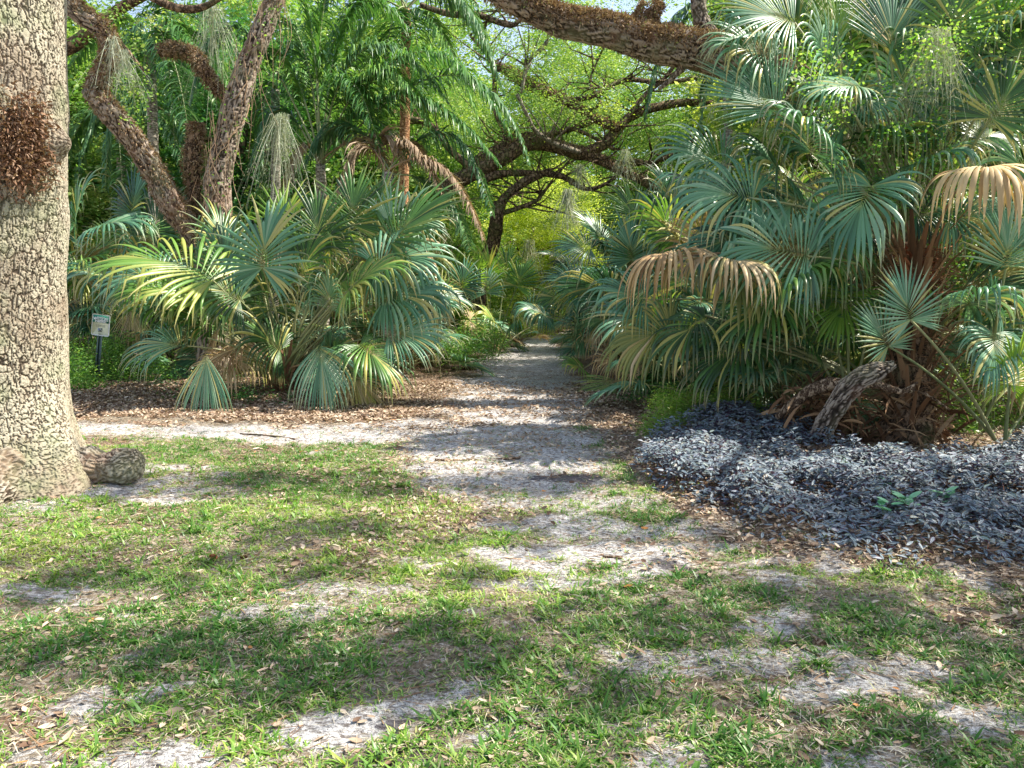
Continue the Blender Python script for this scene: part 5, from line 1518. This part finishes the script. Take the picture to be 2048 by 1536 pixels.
# dark pinnate understory palm in front of the cabbage palm
def small_palm():
    x, y = G(1720, 880); y += .3
    b = np.array([x, y, .15])
    r = root('parlour_palm', (x, y, 0), 'young glossy feather palm left of the cabbage palm trunk', 'palm tree')
    for pk, en in (((1660, 640, 8.6), (1600, 590, 8.4)), ((1620, 690, 8.5), (1560, 700, 8.3)), ((1690, 620, 8.5), (1660, 560, 8.4)), ((1590, 740, 8.6), (1510, 790, 8.4)), ((1740, 650, 8.3), (1760, 600, 8.1))):
        mb = MB()
        feather(mb, b, P(*pk), P(*en), n=18, Ll=.3, droop=1., w=.02, start=.35)
        part('frond', mb, [M['queen_dark'], M['petiole']], r, smooth=False)


small_palm()


# ================================================================== SPANISH MOSS
def moss(px, py, Y, n, Ln, wd, lab):
    c = P(px, py, Y)
    mb = MB()
    O = c + np.clip(R.normal(0, .35, (n, 3)), -.8, .8) * np.array([wd, wd, wd * .6])
    O[:, 0] += np.linspace(-wd, wd, n) * .8
    D = np.stack([R.normal(0, .35, n), R.normal(0, .35, n), -np.ones(n)], -1)
    strips(mb, O, D, rdir(n), R.uniform(.3, 1, n) * Ln, .0035 * Y / 12, K=7, droop=1., v=R.random(n), prof=lambda s: 1.1 - .6 * s)
    k = n * 6
    i = R.integers(0, n, k); O2 = O[i] + D[i] * (R.random(k) * Ln * .7)[:, None]
    strips(mb, O2, rdir(k, -.9, .1), rdir(k), R.uniform(.04, .12, k), .003 * Y / 12, K=3, droop=2, v=R.random(k))
    tag(part('spanish_moss', mb, M['moss'], None, origin=c, smooth=False), lab, 'spanish moss', 'strands of spanish moss')


moss(228, 75, 12.4, 36, 1.2, .07, 'pale moss strands hanging from the crook of the twisted oak')
moss(250, 100, 12.4, 40, .9, .06, 'pale moss hanging in the gap right of the twisted oak crook')
moss(1135, 380, 22, 110, 1.6, .12, 'moss strand lit by sun below the centre oak limbs')
moss(1160, 330, 23, 50, 1.3, .12, 'moss strand right of the sunlit one below the centre oak')
moss(1058, 480, 27, 50, 1.6, .15, 'moss strand in the yellow foliage above the far trail')
moss(1880, 60, 8.3, 110, 1.2, .11, 'pale grey moss veil among the upper right fronds')
moss(1960, 150, 8.6, 90, 1.1, .11, 'pale moss veil nearest the upper right corner')
moss(425, 10, 14, 80, 2.2, .15, 'long moss and root curtain left of the vine clad trunk')
moss(560, 230, 14.5, 110, 2.0, .12, 'long tan root curtain right of the vine clad trunk')
moss(1250, 300, 22, 40, 1.2, .1, 'moss strand under the right fork of the centre oak')


# hanging dead skirt behind right palms
def skirt(x0, x1, y0, y1, Y0, Y1, n, lab):
    mb = MB()
    O = np.array([P(R.uniform(x0, x1), R.uniform(y0, y1), R.uniform(Y0, Y1)) for _ in range(n)])
    strips(mb, O, rdir(n, -1, -.4), rdir(n), R.uniform(.2, .6, n), R.uniform(.003, .007, n), K=4, droop=1.5, v=R.random(n))
    tag(part('dead_leaf_skirt', mb, M['skirt'], None, origin=O[0], smooth=False), lab, 'dead leaves', kind='stuff')


skirt(1520, 2040, 150, 560, 9.0, 10.4, 1800, 'hanging dead palm leaf strips behind the right hand palms')
skirt(450, 900, 420, 720, 13, 15, 700, 'hanging dead palm leaf strips behind the left hand palms')


# ================================================================== FALLEN WOOD
def fallen():
    x, y = G(1640, 905)
    r = root('fallen_log', (x, y, 0), 'broken weathered branch leaning across the striped ground cover', 'log')
    mb = MB()
    tube(mb, PX([(1620, 910, 8.1, 42), (1648, 858, 7.9, 44), (1676, 805, 7.8, 42), (1712, 764, 7.75, 42), (1755, 741, 7.7, 36), (1788, 728, 7.7, 14)]), step=.012, seg=60, lump=.3, lscale=7, seed=3, bark=34, rough=.012, along=.12)
    part('log', mb, M['bark_ridge'], r)
    mb = MB()
    tube(mb, PX([(1690, 780, 7.8, 26), (1740, 768, 7.7, 20), (1785, 778, 7.6, 17), (1808, 782, 7.6, 14), (1835, 765, 7.6, 7)]), step=.03, seg=14, lump=.2, lscale=8, seed=4)
    part('branch', mb, M['deadwood'], r)
    mb = MB()
    tube(mb, PX([(1800, 782, 7.9, 9), (1850, 788, 7.9, 7), (1900, 820, 7.8, 5)]), step=.03, seg=10, lump=.2, lscale=8, seed=5)
    part('branch', mb, M['deadwood'], r)
    mb = MB()
    tube(mb, PX([(1705, 765, 7.9, 24), (1660, 768, 8.0, 30), (1615, 785, 8.1, 30), (1580, 812, 8.2, 24), (1555, 835, 8.3, 14)]), step=.03, seg=16, lump=.35, lscale=8, seed=6)
    part('branch', mb, M['deadwood'], r)
    mb = MB()
    n = 160
    O = np.array([P(R.uniform(1560, 1720), R.uniform(770, 850), R.uniform(8.2, 8.6)) for _ in range(n)])
    strips(mb, O, rdir(n, -1, .1), rdir(n), R.uniform(.1, .3, n), R.uniform(.008, .03, n), K=4, droop=2, v=R.random(n))
    part('peeling_bark', mb, M['boot'], r, smooth=False)
    # debris mound of old leaf bases beside the palm
    mb = MB()
    n = 420
    O = np.array([P(R.uniform(1560, 1920), R.uniform(780, 900), R.uniform(8.0, 8.8)) for _ in range(n)]); O[:, 2] = np.maximum(O[:, 2], .05)
    strips(mb, O, rdir(n, -.9, .9), rdir(n), R.uniform(.12, .5, n), R.uniform(.004, .025, n), K=4, droop=1.5, v=R.random(n), cols=3, pleat=-.5)
    tag(part('palm_debris', mb, M['boot'], None, origin=(bz[0], bz[1], 0), smooth=False), 'brown heap of broken palm stalks round the cabbage palm foot', 'debris', kind='stuff')


fallen()


def stick(pts, rad, lab, mat='deadwood'):
    rows = []
    for px, py in pts:
        x, y = G(px, py); rows.append((x, y, float(height(np.array([x]), np.array([y]))[0]) + rad * .8, rad))
    mb = MB(); tube(mb, rows, step=.04, seg=9, lump=.25, lscale=14, seed=3)
    tag(part('fallen_stick', mb, M[mat], None, origin=rows[0][:3]), lab, 'stick', 'sticks lying on the ground')


stick([(430, 845), (470, 840), (515, 838)], .016, 'pale stick on the leaf litter before the large left palmetto')
stick([(480, 868), (540, 872), (590, 876)], .010, 'thin dark stick lying on the cross track', 'bark_dark')
stick([(870, 920), (940, 915), (1010, 919), (1040, 915)], .012, 'long straw coloured stick across the trail mouth', 'deadwood')
stick([(1205, 1114), (1245, 1117)], .010, 'short stick on the bright sand patch')
stick([(1040, 1430), (1075, 1445), (1110, 1425)], .008, 'pale twig lying in the foreground grass')
stick([(1580, 1290), (1640, 1320)], .004, 'thin twig right of centre in the foreground', 'bark_dark')
stick([(905, 743), (930, 741), (948, 744)], .05, 'short dark log on the left verge of the trail', 'bark_dark')
stick([(1010, 670), (1025, 666), (1048, 668)], .12, 'dark stump like log at the far bend of the trail', 'bark_dark')
stick([(1760, 925), (1900, 880), (1990, 890)], .010, 'long dry palm stalk lying across the striped carpet', 'bark_palm')


def cone(px, py, rad, lab, mat):
    x, y = G(px, py); z = float(height(np.array([x]), np.array([y]))[0])
    mb = MB(); n = 90
    t = np.linspace(0, 1, n); a = np.arange(n) * 2.4
    rr = rad * np.sin(PI * np.clip(.1 + .85 * t, 0, 1)) * .6
    O = np.stack([x + (t - .5) * rad * 2.6, y + np.cos(a) * rr, z + rad * .6 + np.sin(a) * rr], -1)
    D = np.stack([a * 0 + .6, np.cos(a), np.sin(a)], -1)
    strips(mb, O, D, D * 0 + [1, 0, 0.], rad * .7, rad * .28, K=2, v=R.random(n), cols=3, pleat=.4)
    tag(part('pine_cone', mb, M[mat], None, origin=(x, y, z), smooth=False), lab, 'cone')


cone(1637, 1290, .022, 'brown cone lying on the sand at right of the foreground', 'litter')
cone(425, 1115, .018, 'rusty brown cone in the grass left of centre', 'boot_red')
cone(487, 1120, .018, 'grey cone in the grass next to the rusty one', 'boot')


# large individual fallen leaves in the foreground
BL = [(75, 1450, .085, .99, 'orange'), (490, 1485, .06, .8, 'tan'), (118, 1505, .10, .9, 'pale'), (560, 1440, .08, .85, 'pale'), (705, 1440, .05, .1, 'dark red'), (1130, 1380, .07, .3, 'brown'), (1240, 1362, .06, .88, 'pale'),
      (1500, 1358, .07, .85, 'pale'), (1060, 1215, .07, .75, 'tan'), (1740, 1490, .07, .9, 'pale'), (700, 1310, .07, .8, 'tan'), (880, 1330, .06, .35, 'brown'), (1310, 1180, .06, .9, 'pale'), (330, 1440, .09, .7, 'tan')]
where = ['low at the left edge of the foreground', 'in the sand left of the bottom centre', 'at the bottom left corner', 'beside the sand patch left of centre', 'on the sand patch left of centre', 'in front of centre among green tufts', 'upright right of centre in the foreground',
         'on the bare ground right of centre', 'in the middle of the clearing', 'at the bottom right', 'in the grass left of centre', 'near the middle of the foreground grass', 'beyond the bright sand patch', 'on the grass tuft at bottom left']
for (px, py, L, v, cn), w in zip(BL, where):
    x, y = G(px, py); z = float(height(np.array([x]), np.array([y]))[0])
    mb = MB()
    strips(mb, [[x, y, z + .012]], rdir(1, .0, .25), [[R.normal(0, .4), -.3, 1.]], L * .85, L * .19, K=7, droop=R.uniform(-1.2, 1.4), v=np.array([v * .85]), cols=3, pleat=-.6, prof=lambda s: (.12, .6, .95, 1., .9, .65, .32, .02)[int(round(s * 7))])
    tag(part('fallen_leaf', mb, M['litter'], None, origin=(x, y, z)), 'large %s fallen leaf %s' % (cn, w), 'leaf', 'large fallen leaves in the foreground')


# ================================================================== SIGN
def sign():
    x, y = G(193, 786)
    z0 = 0.0
    top = P(204, 632, y); bot = np.array([x, y, z0])
    r = root('park_sign', (x, y, 0), 'small green and cream wildlife habitat sign on a slim dark post', 'sign')
    ax = nrm(top - bot)
    sx = nrm(np.cross(ax, [0, 1, 0]) * 1.0)
    fr = np.cross(sx, ax)
    if fr[1] > 0: fr = -fr
    if sx[0] < 0: sx = -sx
    def quadbox(c, hx, hz, hy):
        V = []
        for a in (-1, 1):
            for b in (-1, 1):
                for d in (-1, 1):
                    V.append(c + sx * hx * a + ax * hz * b + fr * hy * d)
        Q = [(0, 1, 3, 2), (4, 6, 7, 5), (0, 4, 5, 1), (2, 3, 7, 6), (0, 2, 6, 4), (1, 5, 7, 3)]
        return np.array(V), np.array(Q)
    green = flat('sign_green', (.01, .16, .11), .4); cream = flat('sign_cream', (.62, .62, .42), .5, ns=9); white = flat('sign_white', (.8, .8, .78), .4); dark = flat('post_paint', (.02, .045, .045), .45)
    ink = flat('sign_ink', (.03, .05, .05), .5); blue = flat('sign_blue', (.25, .30, .45), .5)
    # U-channel post
    mb = MB()
    Lp = np.linalg.norm(top - bot); c = bot + ax * (Lp * .5 - .1)
    for off, hx, hy, fy in ((0, .022, .003, .0), (-.024, .003, .014, .011), (.024, .003, .014, .011), (-.034, .009, .0025, .024), (.034, .009, .0025, .024)):
        V, Q = quadbox(c + sx * off + fr * fy, hx, Lp * .5 - .02, hy); mb.add(V, Q)
    part('post', mb, dark, r, smooth=False)
    W = 36 * y / F / 2; Hh = 43 * y / F / 2
    pc = P(203.5, 650, y) + fr * .034
    def rounded(hx, hz, rad, n=6):
        pts = []
        for cx, cz, a0 in ((hx - rad, hz - rad, 0), (-hx + rad, hz - rad, PI / 2), (-hx + rad, -hz + rad, PI), (hx - rad, -hz + rad, 1.5 * PI)):
            for k in range(n + 1):
                a = a0 + k / n * PI / 2; pts.append((cx + rad * math.cos(a), cz + rad * math.sin(a)))
        return pts
    def plate(pts, f0, f1):
        n = len(pts)
        V = [pc + sx * a + ax * b + fr * f1 for a, b in pts] + [pc + sx * a + ax * b + fr * f0 for a, b in pts] + [pc + fr * f1, pc + fr * f0]
        Q = []
        for k in range(n):
            j = (k + 1) % n
            Q.append((k, j, n + j, n + k))
        for k in range(0, n, 2):
            Q.append((k, (k + 1) % n, (k + 2) % n, 2 * n)); Q.append((n + (k + 2) % n, n + (k + 1) % n, n + k, 2 * n + 1))
        return np.array(V), np.array(Q)
    mb = MB(); V, Q = plate(rounded(W, Hh, .03), -.002, .002); mb.add(V, Q)
    pn = part('panel', mb, white, r, smooth=False)
    mb = MB(); V, Q = plate([(a, b) for a, b in rounded(W - .018, Hh - .018, .012)], .002, .0045); mb.add(V, Q)
    part('cream_field', mb, cream, pn, smooth=False)
    mb = MB(); h0 = Hh - .018; hb = h0 * .38
    V, Q = quadbox(pc + ax * (h0 - hb) + fr * .006, W - .019, hb, .0015); mb.add(V, Q)
    part('green_band', mb, green, pn, smooth=False)
    def text(s, size, du, dv, mat, nm, wid=None):
        cu = bpy.data.curves.new(nm, 'FONT'); cu.body = s; cu.size = size; cu.align_x = 'CENTER'; cu.align_y = 'CENTER'; cu.offset = size * .025
        o = bpy.data.objects.new(nm, cu); col.objects.link(o)
        bpy.context.view_layer.update()
        me = bpy.data.meshes.new_from_object(o.evaluated_get(bpy.context.evaluated_depsgraph_get()))
        bpy.data.objects.remove(o)
        co = np.empty(len(me.vertices) * 3); me.vertices.foreach_get('co', co); co = co.reshape(-1, 3)
        k = (wid / (np.ptp(co[:, 0]))) if wid else 1
        org = wloc(pn)
        Vw = pc + sx * (co[:, :1] * k + du) + ax * (co[:, 1:2] + dv) + fr * .0095 - org
        me.vertices.foreach_set('co', Vw.ravel()); me.update()
        me.materials.clear(); me.materials.append(mat)
        q = bpy.data.objects.new(nm, me); col.objects.link(q); q.parent = pn
    text('Certified', .042, 0, h0 - .035, white, 'lettering', .12)
    text('WILDLIFE', .075, 0, h0 - hb * 1.05, white, 'lettering', (W - .02) * 1.9)
    text('Habitat', .062, 0, h0 - hb * 1.62, white, 'lettering', .19)
    mb = MB()
    for k, wv in enumerate((.085, .07, .08)):
        V, Q = quadbox(pc + ax * (-.0 - k * .014) + fr * .0065, wv, .0016, .001); mb.add(V, Q)
    V, Q = quadbox(pc + ax * (-.150) + fr * .0065, .03, .002, .001); mb.add(V, Q)
    part('small_print', mb, ink, pn, smooth=False)
    mb = MB()
    for du, dv, hx, hz, mm in ((-.018, -.078, .018, .022, 0), (.018, -.078, .016, .026, 1), (.014, -.068, .006, .008, 2), (-.02, -.066, .007, .006, 1), (.0, -.112, .03, .004, 1), (.022, -.09, .005, .006, 2)):
        V, Q = quadbox(pc + sx * du + ax * dv + fr * (.0065 + .0012 * (mm > 0) + .001 * (mm == 2)), hx, hz, .001); mb.add(V, Q, m=mm)
    part('emblem', mb, [blue, ink, white], pn, smooth=False)
    mb = MB()
    for dv in (Hh - .01, -Hh + .028):
        V, Q = quadbox(pc + ax * dv + fr * .006, .004, .004, .003); mb.add(V, Q)
    part('bolt', mb, ink, pn, smooth=False)


sign()

# ================================================================== LIGHT
sun_dir = nrm(np.array([.60, .10, .78]))
el = math.asin(sun_dir[2]); azi = math.atan2(sun_dir[0], sun_dir[1])
w = bpy.data.worlds.new("World"); sc.world = w
w.use_nodes = True
nt = w.node_tree
bg = nt.nodes['Background'] if 'Background' in nt.nodes else nt.nodes.new('ShaderNodeBackground')
sky = nt.nodes.new('ShaderNodeTexSky'); sky.sky_type = 'NISHITA'; sky.sun_disc = False
sky.sun_elevation = el; sky.sun_rotation = azi
hs = nt.nodes.new('ShaderNodeHueSaturation'); hs.inputs['Saturation'].default_value = .8
nt.links.new(sky.outputs[0], hs.inputs['Color'])
nt.links.new(mixc(nt, 1.0, hs.outputs[0], (.97, .95, .97), 'MULTIPLY'), bg.inputs[0]); bg.inputs[1].default_value = .32
sl = bpy.data.lights.new('sun', 'SUN'); sl.energy = 11.0; sl.angle = math.radians(.5); sl.color = (1, .94, .82)
so = bpy.data.objects.new('sun', sl); col.objects.link(so)
so.rotation_euler = Vector(sun_dir).to_track_quat('Z', 'Y').to_euler()
so.location = (6, -3, 9)

sc.view_settings.view_transform = 'Standard'
sc.view_settings.look = 'None'
sc.view_settings.exposure = 0
sc.render.engine = 'CYCLES'
cy = sc.cycles
cy.max_bounces = 7; cy.diffuse_bounces = 5; cy.glossy_bounces = 2; cy.transmission_bounces = 5; cy.transparent_max_bounces = 4
cy.use_denoising = True
cy.sample_clamp_indirect = 6
cy.caustics_reflective = False; cy.caustics_refractive = False
